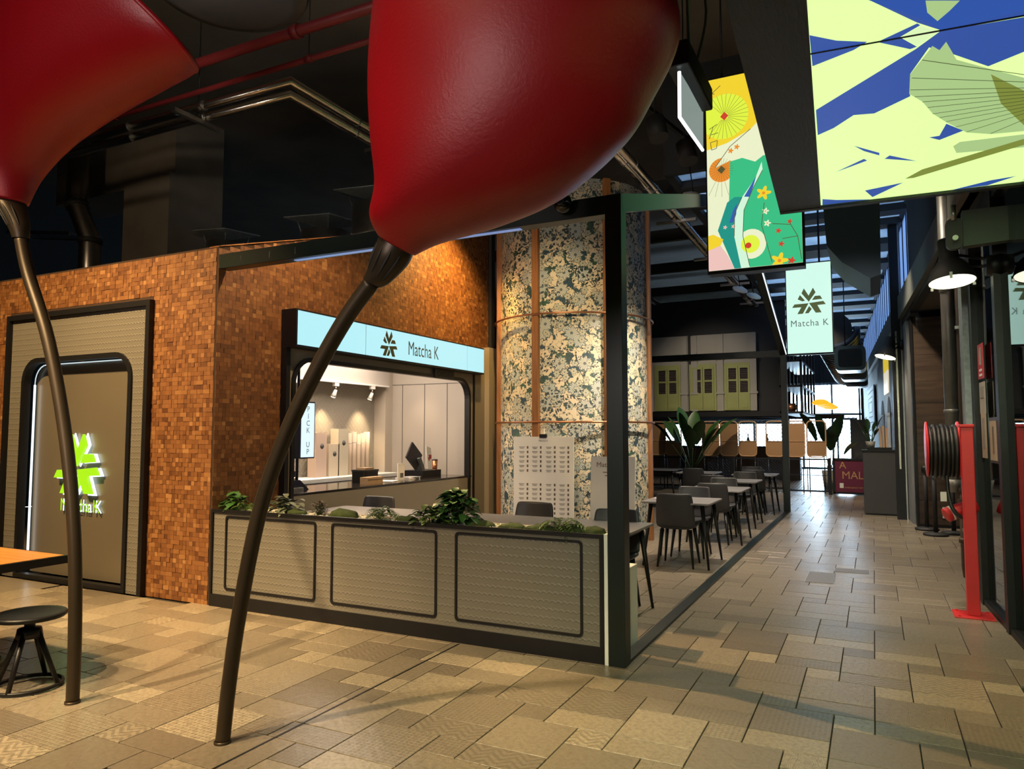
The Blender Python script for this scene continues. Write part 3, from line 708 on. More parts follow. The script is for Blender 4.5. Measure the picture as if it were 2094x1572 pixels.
# ================================================================== PERGOLA
pg = thing('pergola_frame', 'dark green gabled steel frame around the dining area', 'pergola', (-1.57, 4.76, 0))
GM = M['greenframe']; KX = -1.568; ZP = 3.20
MB().b2((-1.627, 4.705, 0), (-1.510, 4.825, ZP)).build('post', GM, pg, bevel=.004)
MB().b2((-1.627, 15.24, 0), (-1.510, 15.36, ZP)).build('post', GM, pg, bevel=.004)
MB().b2((-5.38, 4.705, ZP-.135), (-1.627, 4.825, ZP)).build('front_beam', GM, pg, bevel=.004)
MB().b2((-5.6, 15.24, ZP-.13), (-1.627, 15.36, ZP)).build('rear_beam', GM, pg, bevel=.004)
AP = (KX, 10.03, ZP+.30*5.27-.06)
MB().bar((KX, 4.74, ZP-.06), AP, .117, .125).build('gable_beam', GM, pg)
MB().bar(AP, (KX, 15.32, ZP-.06), .117, .125).build('gable_beam', GM, pg)
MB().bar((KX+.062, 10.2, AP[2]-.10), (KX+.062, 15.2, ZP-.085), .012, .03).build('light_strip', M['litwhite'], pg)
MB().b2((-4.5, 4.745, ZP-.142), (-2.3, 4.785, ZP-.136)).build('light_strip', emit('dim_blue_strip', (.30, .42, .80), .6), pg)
for x in (-5.1, -4.75, -4.45): MB().tube([(x, 4.703, ZP-.10), (x, 4.703, ZP-.04)], .002, 5).build('screw', M['steel'], pg)
sp_ = thing('dome_camera', 'glossy black ball camera on the front frame beam', 'camera', (-1.905, 4.66, 3.10))
MB().lathe([(.001, -.068)]+[(.068*math.sin(PI*k/14), -.068*math.cos(PI*k/14)) for k in range(1, 14)]+[(.001, .068)], (-1.905, 4.63, 3.16), 20).build('ball', mat('gloss_black', (.006, .006, .007), .08), sp_)
MB().tube([(-1.905, 4.60, 3.16), (-1.905, 4.553, 3.163)], [.032, .030], 16).build('lens', mat('lens_glass', (.02, .02, .03), .03), sp_)
MB().tube([(-1.905, 4.68, 3.16), (-1.905, 4.71, 3.16)], .035, 14).build('mount', M['black'], sp_)
mb = MB().b2((-1.70, 5.10, 0), (-1.62, 5.36, .57)); mb.build('white_upstand', M['white'], None, 'short white box panel standing behind the dark green post', 'panel', bevel=.004)

# ================================================================== ORDER WINDOW
ow = thing('order_window_surround', 'taupe order window surround with rounded black frame', 'window surround', (-5.38, 7.5, 0))
uy, uz = (0, 1, 0), (0, 0, 1)
a = rrect(5.55, 9.80, 0, 2.52, .001, 8); b = rrect(5.66, 9.32, .90, 2.335, .28, 8, (0, 0, 1, 1))
MB().ring(a, b, (-5.42, 0, 0), uy, uz, .06).build('fascia', M['beige_dark'], ow)
a = rrect(5.645, 9.335, .0, 2.35, .29, 8, (0, 0, 1, 1)); b = rrect(5.69, 9.29, .03, 2.305, .25, 8, (0, 0, 1, 1))
MB().ring(a, b, (-5.42, 0, 0), uy, uz, .085).build('arch_frame', M['black'], ow)
MB().b2((-5.42, 5.545, 0), (-5.33, 5.60, 2.5)).build('side_trim', M['black'], ow)
MB().b2((-5.42, 9.43, 0), (-5.335, 9.455, 2.46)).build('side_trim', M['black'], ow)
MB().b2((-5.41, 5.69, .0), (-5.375, 9.29, .90)).build('lower_panel', mat('grey_counter_front', (.105, .10, .092), .45, 0, .06, 3), ow)
MB().b2((-5.5, 9.80, 0), (-5.28, 10.06, 2.87)).build('trim_4', mat('pale_pillar', (.34, .29, .21), .55, 0, .05, 3), kind='structure')
MB().b2((-5.44, 10.02, 2.4), (-5.36, 10.14, 4.95)).build('trim_5', M['blackmatt'], kind='structure')
sg = thing('order_sign_box', 'long glowing sign box with star logo above the order window', 'sign', (-5.3, 7.5, 2.44))
MB().b2((-5.41, 5.54, 2.425), (-5.205, 9.50, 2.815)).build('case', M['black'], sg)
for (ya, yb) in ((5.56, 6.655), (6.668, 8.985), (8.998, 9.485)):
    MB().b2((-5.207, ya, 2.447), (-5.199, yb, 2.797)).build('lit_face', M['litsign'], sg)
logo(sg, (-5.1985, 7.10, 2.605), (0, 1, 0), (0, 0, 1.08), .141, .003, M['logodark'])
mb = MB(); put_text(mb, 'Matcha K', .25, (-5.197, 7.855, 2.605), (0, 1, 0), uz, .75, 1.0); mb.build('lettering', M['signink'], sg)
og = thing('order_plate', 'small black ORDER plate hanging under the glowing sign', 'sign', (-5.32, 8.5, 2.33))
MB().b2((-5.335, 8.33, 2.30), (-5.32, 8.83, 2.42)).build('plate', mat('plate_navy', (.03, .03, .035), .5), og)
mb = MB(); put_text(mb, 'ORDER', .125, (-5.318, 8.58, 2.36), (0, 1, 0), uz, 1.0, 1.05); mb.build('lettering', M['blackmatt'], og)
# counter
ct = thing('service_counter', 'black topped service counter inside the order window', 'counter', (-5.7, 7.5, 0))
MB().b2((-6.05, 5.62, .895), (-5.36, 9.40, .925)).build('worktop', mat('polished_black_stone', (.018, .016, .016), .12, 0, .2, 30), ct, bevel=.003)
MB().b2((-6.0, 5.65, 0), (-5.45, 9.38, .895)).build('carcass', M['beige_dark'], ct)
bc = thing('back_counter', 'white back counter below the quilted wall', 'counter', (-6.9, 7.4, 0))
MB().b2((-7.19, 5.3, .88), (-6.70, 9.45, .93)).build('worktop', M['white'], bc)
for k in range(5):
    MB().b2((-6.73, 5.32+.825*k, .1), (-6.71, 5.32+.825*k+.81, .87)).build('door', M['white'], bc)
MB().b2((-7.15, 5.3, 0), (-6.74, 9.45, .88)).build('carcass', M['beige'], bc)
# pick up sign
pk = thing('pick_up_sign', 'lit vertical PICK UP sign on a navy pole', 'sign', (-5.65, 6.12, .925))
NAVY = mat('navy_metal', (.012, .016, .045), .4, .3)
MB().b2((-5.74, 6.03, 1.27), (-5.585, 6.265, 1.895)).build('case', NAVY, pk)
MB().b2((-5.587, 6.05, 1.285), (-5.580, 6.25, 1.88)).build('lit_face', emit('lit_cool_white', (.70, .88, 1.0), 1.15), pk)
for i, ch in enumerate('PICK UP'):
    if ch == ' ': continue
    mb = MB(); put_text(mb, ch, .085, (-5.579, 6.15, 1.81-.078*i), (0, 1, 0), uz); mb.build('letter', mat('grey_ink', (.16, .18, .2), .5) if 'gi' not in M else M['gi'], pk)
    M['gi'] = bpy.data.materials['grey_ink']
MB().tube([(-5.68, 6.10, .925), (-5.68, 6.10, 2.34)], .016, 10).build('pole', NAVY, pk)
MB().prism([(-.10, 0), (.16, 0), (.02, .11), (-.06, .11)], (-5.70, 6.10, .925), (0, 1, 0), uz, .05).build('foot', NAVY, pk)
# track lights
tk = thing('light_track', 'white ceiling light track above the quilted wall', 'light track', (-6.9, 7.5, 2.28))
MB().b2((-6.955, 5.3, 2.275), (-6.90, 9.45, 2.30)).build('rail', M['white'], tk)
for i, (yy, wd) in enumerate(((7.35, 'leftmost'), (8.20, 'middle'), (9.05, 'rightmost'))):
    t = thing('track_spotlight', wd+' white spotlight on the track in the order window', 'spotlight', (-6.93, yy, 2.12), group='track spotlights')
    MB().b2((-6.955, yy-.045, 2.225), (-6.905, yy+.045, 2.275)).build('adaptor', M['white'], t)
    MB().tube([(-6.93, yy, 2.225), (-6.93, yy, 2.16)], .012, 8).build('arm', M['chrome'], t)
    MB().tube([(-6.93, yy, 2.17), (-6.96, yy, 2.11), (-6.975, yy, 2.075)], [.022, .030, .040], 14).build('head', M['white'], t)
    MB().disc((-6.98, yy, 2.068), .034, 14, Matrix.Rotation(math.radians(25), 3, 'Y')).build('bulb', M['warmglow'], t)
    s_ = spot('track_bulb', (-6.985, yy, 2.055), (-7.19, yy+.02, 1.1), 45, (1.0, .74, .42), 85, .9, .02)
s_ = spot('track_bulb', (-6.3, 9.2, 2.4), (-6.4, 9.65, 1.2), 12, (1.0, .74, .45), 80, .9, .03)
# counter items
CT = .925
def item(name, label, cat, parts, loc, group=None):
    t = thing(name, label, cat, loc, group=group)
    for nm, mb, m in parts: mb.build(nm, m, t)
    return t
x, y_ = -5.78, 8.55
item('pos_terminal', 'black till screen tilted on a stand at the counter', 'till', [
    ('base', MB().b2((x-.16, y_-.05, CT), (x+.16, y_+.42, CT+.10)), M['black']),
    ('stand', MB().bar((x, y_+.12, CT+.10), (x-.02, y_+.05, CT+.27), .16, .05), mat('till_grey', (.08, .085, .09), .4)),
    ('screen', MB().bar((x+.02, y_-.14, CT+.20), (x-.06, y_+.12, CT+.40), .26, .025, up=(1, 0, .3)), M['black'])], (x, y_+.1, CT))
item('menu_stand', 'small printed dessert menu card beside the till screen', 'menu card', [
    ('card', MB().bar((x+.03, y_+.32, CT+.10), (x-.02, y_+.36, CT+.42), .24, .006, up=(1, .3, 0)), M['paper']),
    ('picture', MB().box((x+.015, y_+.35, CT+.28), (.012, .06, .06)).box((x+.02, y_+.30, CT+.25), (.012, .05, .05)), mat('berry_print', (.35, .05, .05), .6))], (x, y_+.34, CT+.10))
item('tumbler', 'tall dark tumbler behind the menu card', 'tumbler', [('cup', MB().lathe([(.0, 0), (.035, 0), (.042, .22), (.038, .22), (.0, .2)], (x-.05, y_+.58, CT+.0), 16), M['copper']), ('lid', MB().lathe([(.043, .22), (.043, .235), (.0, .24)], (x-.05, y_+.58, CT), 16), M['black'])], (x-.05, y_+.58, CT))
mb = MB()
item('paper_stack', 'stack of white papers lying before the till', 'papers', [('sheets', MB().box((-5.72, 8.28, CT+.012), (.22, .30, .022), .1), M['paper']), ('top_sheet', MB().box((-5.70, 8.28, CT+.026), (.2, .28, .004), -.12), mat('grey_print', (.30, .31, .33), .6))], (-5.72, 8.28, CT))
item('napkin_box', 'round-edged black caddy with pale lid on the counter', 'caddy', [
    ('caddy', MB().prism(rrect(-.11, .11, -.15, .15, .04, 4), (-5.80, 7.45, CT), (1, 0, 0), (0, 1, 0), .16), M['black']),
    ('lid', MB().b2((-5.87, 7.37, CT+.16), (-5.74, 7.55, CT+.185)), M['cardboard']), ('rim', MB().ring(rrect(-.118, .118, -.158, .158, .045, 4), rrect(-.10, .10, -.14, .14, .035, 4), (-5.80, 7.45, CT+.14), (1, 0, 0), (0, 1, 0), .022), M['rubber'])], (-5.8, 7.45, CT))
item('wooden_box', 'small light wooden box in front of the black caddy', 'box', [('box', MB().b2((-5.62, 7.12, CT), (-5.50, 7.42, CT+.085)), M['cardboard']), ('lid_line', MB().b2((-5.498, 7.12, CT+.055), (-5.497, 7.42, CT+.06)), M['ink'])], (-5.56, 7.27, CT))
item('payment_card', 'small white upright payment notice on the counter', 'card', [('card', MB().b2((-5.70, 8.0, CT), (-5.685, 8.15, CT+.22)), M['paper']), ('print', MB().b2((-5.686, 8.05, CT+.03), (-5.682, 8.12, CT+.09)), M['ink'])], (-5.69, 8.07, CT))
item('paper_slip', 'loose white slips beside the wooden box', 'papers', [('slip', MB().box((-5.66, 7.75, CT+.004), (.2, .25, .006), .3), M['paper'])], (-5.66, 7.75, CT))
item('cutlery_tray', 'silver tray of cutlery at the left end of the counter', 'tray', [
    ('tray', MB().prism(rrect(-.13, .13, -.18, .18, .03, 4), (-5.72, 5.95, CT), (1, 0, 0), (0, 1, 0), .03), M['steel']),
    ('cutlery', MB().bar((-5.66, 5.82, CT+.03), (-5.78, 6.02, CT+.12), .02, .03).bar((-5.62, 5.9, CT+.05), (-5.74, 6.12, CT+.13), .03, .02).bar((-5.76, 5.84, CT+.04), (-5.66, 6.0, CT+.15), .02, .02), M['chrome'])], (-5.72, 5.95, CT))
# packaging on back counter
for k in range(5):
    yy = 8.62+k*.105; hh = .62+.02*math.sin(k*2.1)
    item('cup_sleeve', ['first', 'second', 'third', 'fourth', 'fifth'][k]+' tall column of paper cups from the left on the back counter', 'paper cups', [('cups', MB().tube([(-7.02, yy, .93), (-7.02, yy, .93+hh)], [.042, .047], 14), mat('cup_paper', (.60, .48, .36), .6) if k == 0 else bpy.data.materials['cup_paper']),
         ('rim', MB().tube([(-7.02, yy, .93+hh*.75), (-7.02, yy, .93+hh*.76)], .049, 14), M['paper'])], (-7.02, yy, .93), 'columns of paper cups')
for k, (yy, z0, hh, lab) in enumerate(((7.95, .93, .62, 'tall'), (8.22, .93, .46, 'middle'), (8.42, .93, .68, 'tallest'))):
    item('paper_carton', lab+' printed cream carton left of the paper cups', 'carton', [('carton', MB().b2((-7.1, yy-.12, z0), (-6.95, yy+.10, z0+hh)), mat('carton%d' % k, ((.55, .42, .34), (.58, .50, .38), (.52, .47, .36))[k], .6)), ('mark', MB().lathe([(.0, 0), (.04, 0), (.0, .002)], (-6.949, yy, z0+hh*.7), 10, Matrix.Rotation(PI/2, 3, 'Y')), M['ink'])], (-7.02, yy, z0), 'cartons on the back counter')
for k in range(4):
    item('snack_bag', ['first', 'second', 'third', 'fourth'][k]+' brown paper bag in the row left of the pick up sign', 'bag', [('bag', MB().prism([(-.03, 0), (.03, 0), (.035, .15), (0, .19), (-.035, .15)], (-6.9, 6.9+.09*k, .93+.12), (1, 0, 0), uz, .02), M['cardboard']), ('seal', MB().b2((-6.93, 6.885+.09*k-.006, .93+.27), (-6.87, 6.885+.09*k, .93+.30)), M['redpaint'])], (-6.9, 6.9+.09*k, 1.05), 'brown bags')
item('bag_riser', 'dark riser under the brown bags', 'riser', [('step', MB().b2((-7.0, 6.8, .93), (-6.8, 7.3, 1.05)), NAVY), ('shelf', MB().b2((-7.02, 6.78, 1.04), (-6.78, 7.32, 1.05)), M['black'])], (-6.9, 7.05, .93))
# ================================================================== CLAD COLUMN
def wallpaper():
    t = NT('chinoiserie_wallpaper'); ob = t.obj(); sp = t.n('SeparateXYZ'); t.set(sp.inputs[0], ob)
    ang = t.math('ARCTAN2', sp.outputs[1], sp.outputs[0]); u = t.math('MULTIPLY', ang, 1.12); v = sp.outputs[2]
    cb = t.n('CombineXYZ'); t.set(cb.inputs[0], u); t.set(cb.inputs[1], v); uv = cb.outputs[0]
    nz = t.n('TexNoise', i_Scale=7.0, i_Detail=3.0); t.set(nz.inputs['Vector'], uv)
    ad = t.n('VectorMath', operation='MULTIPLY_ADD'); t.set(ad.inputs[0], nz.outputs['Color']); ad.inputs[1].default_value = (.16, .16, 0); t.set(ad.inputs[2], uv)
    warp = ad.outputs[0]
    def flowers(scale, radius, petals, vec, seedoff):
        mp = t.n('Mapping'); t.set(mp.inputs['Vector'], vec); mp.inputs['Location'].default_value = (seedoff, seedoff*.7, 0)
        vo = t.n('TexVoronoi', i_Scale=scale, voronoi_dimensions='2D'); t.set(vo.inputs['Vector'], mp.outputs[0])
        sc = t.n('VectorMath', operation='SUBTRACT'); t.set(sc.inputs[0], mp.outputs[0]); t.set(sc.inputs[1], vo.outputs['Position'])
        s2 = t.n('SeparateXYZ'); t.set(s2.inputs[0], sc.outputs[0])
        an = t.math('ARCTAN2', s2.outputs[1], s2.outputs[0]); d = t.math('MULTIPLY', vo.outputs['Distance'], 1.0)
        edge = t.math('ADD', radius, t.math('MULTIPLY', t.math('COSINE', t.math('MULTIPLY', an, petals)), radius*.16))
        inside = t.math('LESS_THAN', d, edge)
        rim = t.math('MULTIPLY', inside, t.math('GREATER_THAN', d, t.math('MULTIPLY', edge, .86)))
        rays = t.math('MULTIPLY', inside, t.math('GREATER_THAN', t.math('SINE', t.math('MULTIPLY', an, petals*2)), .72))
        core = t.math('LESS_THAN', d, radius*.2)
        return inside, t.math('MAXIMUM', rim, t.math('MAXIMUM', rays, core)), vo.outputs['Color']
    cream = (.66, .57, .40)
    leafn = t.noise(warp, 6.5, 4, .65); leafmask = t.math('GREATER_THAN', leafn, .535)
    hue = t.noise(uv, 3.0, 1)
    leafc = t.ramp(hue, [(.38, (.030, .070, .110)), (.5, (.040, .095, .100)), (.62, (.045, .115, .070))])
    vein = t.math('GREATER_THAN', t.math('SINE', t.math('MULTIPLY', leafn, 190.0)), .55)
    leafc = t.mix(t.math('MULTIPLY', vein, .75), leafc, (.010, .020, .026))
    c = t.mix(leafmask, cream, leafc)
    twig = t.math('LESS_THAN', t.math('ABSOLUTE', t.math('SUBTRACT', t.noise(warp, 9, 2), .5)), .012)
    c = t.mix(twig, c, (.020, .032, .036))
    i1, l1, _ = flowers(3.3, .34, 9, uv, 1.3)
    c = t.mix(i1, c, t.mix(hue, (.60, .56, .44), (.42, .50, .50))); c = t.mix(t.math('MULTIPLY', l1, .85), c, (.035, .055, .065))
    i2, l2, _ = flowers(5.6, .26, 6, uv, 5.1)
    c = t.mix(i2, c, (.56, .54, .42)); c = t.mix(t.math('MULTIPLY', l2, .85), c, (.030, .060, .055))
    dots = t.n('TexVoronoi', i_Scale=16.0, voronoi_dimensions='2D'); t.set(dots.inputs['Vector'], warp)
    dm = t.math('MULTIPLY', t.math('LESS_THAN', dots.outputs['Distance'], .26), t.math('LESS_THAN', t.noise(uv, 2.2, 1), .47))
    c = t.mix(dm, c, (.03, .05, .055))
    t.col(c); t.rough(.6); return t.m
CC = Vector((-4.07, 10.27, 0)); CRAD = 1.12
clm = thing('clad_column', 'big round column papered with blue-green floral pattern and timber battens', 'column', tuple(CC))
MB().lathe([(CRAD, 0), (CRAD, 5.1), (0, 5.1)], CC, 72).build('drum', wallpaper(), clm)
for k in range(7):
    A = math.radians(-68.5-27+51.43*k); dvec = Vector((math.cos(A), math.sin(A), 0))
    MB().box(CC+dvec*(CRAD+.025)+Vector((0, 0, 2.55)), (.07, .10, 5.1), A).build('batten', M['stripwood'], clm, bevel=.003)
for z in (1.70, 3.20):
    pts = [CC+Vector((math.cos(2*PI*k/72)*(CRAD+.075), math.sin(2*PI*k/72)*(CRAD+.075), z)) for k in range(72)]
    MB().tube(pts, .014, 8, closed=True).build('copper_hoop', M['copper'], clm)
# ------------------------------------------------------------------ menu boards
def board(label, c, W_, H_, rz, tilt, kind):
    t = thing('menu_board', label, 'menu board', c, group='menu boards by the column')
    M4 = Matrix.Rotation(rz, 3, 'Z') @ Matrix.Rotation(-tilt, 3, 'X')
    ux = M4 @ Vector((1, 0, 0)); uz = M4 @ Vector((0, 0, 1)); o = Vector(c)
    bd = MB().prism([(-W_/2, .05), (W_/2, .05), (W_/2, H_), (-W_/2, H_)], o, ux, uz, -.02).build('panel', M['paper'], t)
    nrm = ux.cross(uz).normalized()
    ink, pic = MB(), MB()
    if kind == 1:
        put_text(ink, 'Matcha K', .035, o+uz*(H_-.055), ux, uz)
        for cx_ in (-.36, -.17, .03, .22):
            z = H_-.14
            while z > .18:
                if abs(z-(H_-.53)) > .05 and not (cx_ < -.1 and z < .42):
                    for q in range(2): ink.box(o+ux*((cx_+.05)*W_/.86)+uz*(z-.016*q)+nrm*.002, (.08-.02*q, .001, .006), rz)
                    pic.box(o+ux*((cx_+.135)*W_/.86)+uz*(z-.005)+nrm*.002, (.022, .001, .034), rz)
                z -= .062
        for q in range(5): pic.box(o+ux*(.16+.03*q)+uz*.14+nrm*.002, (.02, .001, .02), rz)
        tag(ink.build('print', M['ink'], t), kind='stuff'); tag(pic.build('pictures', mat('brown_print', (.12, .085, .07), .6), t), kind='stuff')
    else:
        put_text(ink, 'Matcha K', .085, o+uz*(H_-.10)-ux*.04, ux, uz); 
        for q in range(2): ink.box(o+uz*(H_-.19-.04*q)+nrm*.002-ux*.02, (.2-.05*q, .001, .01), rz)
        put_text(ink, '98', .07, o+uz*.25-ux*.14, ux, uz)
        tag(ink.build('print', mat('brown_ink', (.19, .10, .07), .6), t), kind='stuff')
        for (a, b, r) in ((.02, .60, .075), (.05, .42, .075), (.14, .33, .07), (-.12, .38, .04)):
            m3 = Matrix((ux, uz, nrm)).transposed()
            b_ = MB().disc(o+ux*a+uz*b+nrm*.003, r, 20, m3).build('bowl_picture', mat('bowl_print', (.42, .17, .11), .6), t)
            MB().disc(o+ux*(a+.005)+uz*(b+.01)+nrm*.004, r*.7, 16, m3).build('filling', mat('filling_print', (.30, .05, .04), .6), b_)
    if kind == 1:
        MB().tube([o+uz*.0-nrm*.05, o+uz*(H_+.11)-nrm*.03], .014, 8).build('pole', mat('pale_pole', (.45, .40, .33), .5), t)
        MB().box(o+uz*(H_+.01)+nrm*.0, (.10, .03, .05), rz).build('clip', M['black'], t)
    for s_ in (-1, 1):
        MB().tube([o+ux*s_*W_*.3-nrm*.02+uz*.5, o+ux*s_*W_*.38-nrm*.12], .010, 6).build('leg', M['steel'], t)
    return t
board('tall white printed menu board clipped to a pole before the papered column', (-3.98, 8.9, 0), .86, 1.50, .06, .02, 1)
board('leaning white dessert poster board partly behind the dark green post', (-2.82, 8.3, 0), .54, 1.27, .12, .10, 2)

# ================================================================== TABLES AND CHAIRS
def make_table(L, W_, label, loc, rz=0, grp='grey dining tables'):
    t = thing('dining_table', label, 'table', loc, rz, grp)
    MB().prism(rrect(-L/2, L/2, -W_/2, W_/2, .045, 4), (0, 0, .725), (1, 0, 0), (0, 1, 0), .022).build('table_top', M['tabletop'], t, world=False, bevel=.004)
    ap = MB()
    for s_ in (-1, 1): ap.box((0, s_*(W_/2-.10), .70), (L-.2, .02, .05)).box((s_*(L/2-.10), 0, .70), (.02, W_-.2, .05))
    ap.build('apron', M['black'], t, world=False)
    for a in (-1, 1):
        for b in (-1, 1):
            MB().tube([(a*(L/2-.10), b*(W_/2-.10), .72), (a*(L/2-.02), b*(W_/2-.02), 0)], [.026, .012], 10).build('leg', M['black'], t, world=False)
    return t
def make_chair():
    t = thing('dining_chair', 'x', 'chair', (0, 0, 0), 0, 'dark grey shell chairs')
    prof = [(.235, .425, .38), (.22, .445, .44), (.10, .452, .46), (-.10, .442, .46), (-.175, .455, .455), (-.205, .50, .455), (-.225, .58, .455), (-.245, .68, .445), (-.262, .78, .425), (-.27, .835, .405), (-.272, .853, .37)]
    V, Fc = [], []; n = 9
    for (yy, zz, w_) in prof:
        for k in range(n):
            u = -1+2*k/(n-1); lift = .035*abs(u)**4 if zz < .5 else 0.0; fwd = .045*abs(u)**3 if zz > .47 else .0
            V.append((u*w_/2, yy+fwd, zz+lift))
    for i in range(len(prof)-1):
        for k in range(n-1): Fc.append((i*n+k, i*n+k+1, (i+1)*n+k+1, (i+1)*n+k))
    MB().add(V[:5*n], [f for f in Fc if max(f) < 5*n], 0, True).build('seat', M['leather'], t, world=False, solid=.04, sub=1)
    off = 4*n
    MB().add(V[off:], [tuple(q-off for q in f) for f in Fc if min(f) >= off], 0, True).build('backrest', M['leather'], t, world=False, solid=.032, sub=1)
    for a in (-1, 1):
        MB().tube([(a*.16, .15, .43), (a*.205, .215, 0)], [.024, .011], 10).build('leg', M['black'], t, world=False)
        MB().tube([(a*.16, -.14, .43), (a*.205, -.225, 0)], [.026, .011], 10).build('leg', M['black'], t, world=False)
    return t
make_table(1.92, .74, 'long grey table just behind the right half of the planter', (-2.74, 6.06, 0))
make_table(1.46, .74, 'grey table behind the planter below the order window', (-4.54, 6.06, 0))
make_table(.80, .82, 'grey table nearest the big dark chair in the corridor row', (-2.09, 8.80, 0))
make_table(.80, .86, 'second grey table of the corridor row', (-2.05, 10.85, 0))
make_table(.80, .86, 'third grey table of the corridor row', (-2.14, 12.80, 0))
make_table(.80, .86, 'last grey table of the corridor row before the far post', (-2.10, 14.95, 0))
make_table(.80, .80, 'far grey table beside the papered column', (-4.28, 16.1, 0))
make_table(.80, .80, 'far grey table left of the last corridor table', (-3.25, 15.2, 0))
chairs = [((-2.10, 8.62, 0), .05, 'large dark chair seen from behind at the nearest corridor table'),
          ((-2.12, 9.35, 0), PI, 'chair on the far side of the nearest corridor table'),
          ((-2.06, 10.62, 0), .06, 'dark chair seen from behind at the second corridor table'),
          ((-2.10, 11.45, 0), PI+.1, 'chair on the far side of the second corridor table'),
          ((-2.40, 12.55, 0), -.1, 'chair seen from behind at the third corridor table'),
          ((-2.10, 13.42, 0), PI, 'chair on the far side of the third corridor table'),
          ((-2.10, 14.70, 0), .05, 'chair seen from behind at the last corridor table'),
          ((-3.25, 14.85, 0), .0, 'chair seen from behind at the far table left of the row'),
          ((-2.3, 15.6, 0), PI, 'chair on the far side of the last corridor table'),
          ((-4.70, 16.0, 0), -1.4, 'chair at the far table beside the papered column'),
          ((-4.90, 6.32, 0), PI, 'chair pushed to the table below the order window'),
          ((-3.10, 6.48, 0), PI-.05, 'chair at the long table in front of the tall menu board'),
          ((-2.12, 6.20, 0), PI+.05, 'chair at the long table in front of the leaning poster')]
proto = make_chair()
for i, (loc, rz, lab) in enumerate(chairs):
    c = proto if i == 0 else copy_tree(proto)
    c.location = loc; c.rotation_euler = (0, 0, rz); c['label'] = lab
for (x, yy, lab, rz) in ((-1.93, 5.98, 'small white card on the long table by the post', .3), (-2.40, 8.90, 'small white card on the nearest corridor table', .2)):
    t = thing('table_card', lab, 'card', (x, yy, .747), rz, 'white table cards')
    MB().box((0, 0, .0015), (.11, .075, .003)).build('card', M['paper'], t, world=False); MB().box((0, 0, .0034), (.05, .035, .0006)).build('print', M['ink'], t, world=False)

# ================================================================== OVERHEAD LIGHT BOXES
TH = .042
def LB(x, y, z): return Vector((-.30+x*math.cos(TH)-y*math.sin(TH), 5.96+x*math.sin(TH)+y*math.cos(TH), z))
ex = (math.cos(TH), math.sin(TH), 0); ey = (-math.sin(TH), math.cos(TH), 0)
lbx = thing('ceiling_light_box', 'huge glowing lime and blue printed light box overhead', 'light box', tuple(LB(.5, -3, 3.28)))
paint = NT('dark_stained_board'); n_ = paint.noise(paint.obj(), 18, 6, .7); mp_ = paint.n('Mapping'); paint.set(mp_.inputs['Vector'], paint.obj()); mp_.inputs['Scale'].default_value = (10, 1.4, 1)
n2_ = paint.noise(mp_.outputs[0], 6, 5, .7); paint.col(paint.mix(n2_, (.012, .015, .016), (.035, .042, .044))); paint.rough(.55); paint.bump(n2_, .7, .01); DB = paint.m
MB().prism([(-.31, .06), (-.012, .06), (-.012, -6.6), (-.31, -6.6)], LB(0, 0, 3.285), ex, ey, .30).build('side_board', DB, lbx)
MB().prism([(-.31, .06), (1.36, .06), (1.36, .0), (-.31, .0)], LB(0, 0, 3.28), ex, ey, .30).build('end_board', DB, lbx)
MB().prism([(1.33, .06), (1.36, .06), (1.36, -6.6), (1.33, -6.6)], LB(0, 0, 3.285), ex, ey, .30).build('side_board', DB, lbx)
MB().prism([(-.012, .0), (1.33, .0), (1.33, -6.6), (-.012, -6.6)], LB(0, 0, 3.30), ex, ey, .26).build('lit_film', M['lime'], lbx)
def flat(polys, m, name, dz):
    for p in polys: 
        pp = p if sum(p[i-1][0]*p[i][1]-p[i][0]*p[i-1][1] for i in range(len(p))) < 0 else list(reversed(p))
        MB().add([LB(a, b, 3.30-dz) for a, b in pp], [tuple(range(len(pp)))]).build(name, m, lbx)
BLUE = [[(-0.011, -2.621), (0.098, -2.524), (0.224, -2.456), (0.169, -2.404), (-0.007, -2.322)], [(0.221, -2.799), (0.412, -2.539), (0.513, -2.429), (1.32, -2.38), (1.32, -3.2), (0.605, -2.9)],
 [(-0.004, -1.806), (0.427, -2.297), (0.511, -2.422), (1.32, -2.37), (1.32, -1.90), (0.885, -2.068), (0.76, -1.979), (0.558, -2.214), (0.482, -2.289), (0.426, -2.046), (0.448, -1.78), (0.287, -1.63), (0.184, -1.653), (0.084, -1.513), (-0.003, -1.441)],
 [(0.269, -2.439), (0.413, -2.532), (0.427, -2.511), (0.354, -2.44)], [(0.27, -2.431), (0.354, -2.44), (0.431, -2.319), (0.405, -2.307)], [(0.002, -0.161), (0.098, -0.096), (0.334, -0.004), (-0.001, -0.005)],
 [(0.285, -0.245), (0.525, -0.322), (0.342, -0.06)], [(0.599, -1.137), (0.652, -1.14), (0.666, -1.316), (0.769, -1.167), (0.66, -1.068)], [(0.859, -.002), (1.075, -0.125), (1.219, -0.153), (1.073, -0.011)],
 [(0.193, -1.183), (0.343, -0.992), (0.345, -0.945), (0.254, -1.062)], [(0.404, -0.918), (0.572, -0.739), (0.378, -0.867)], [(0.258, -0.921), (0.279, -0.88), (0.087, -0.73)]]
flat(BLUE, M['bluefilm'], 'blue_print', .0015)
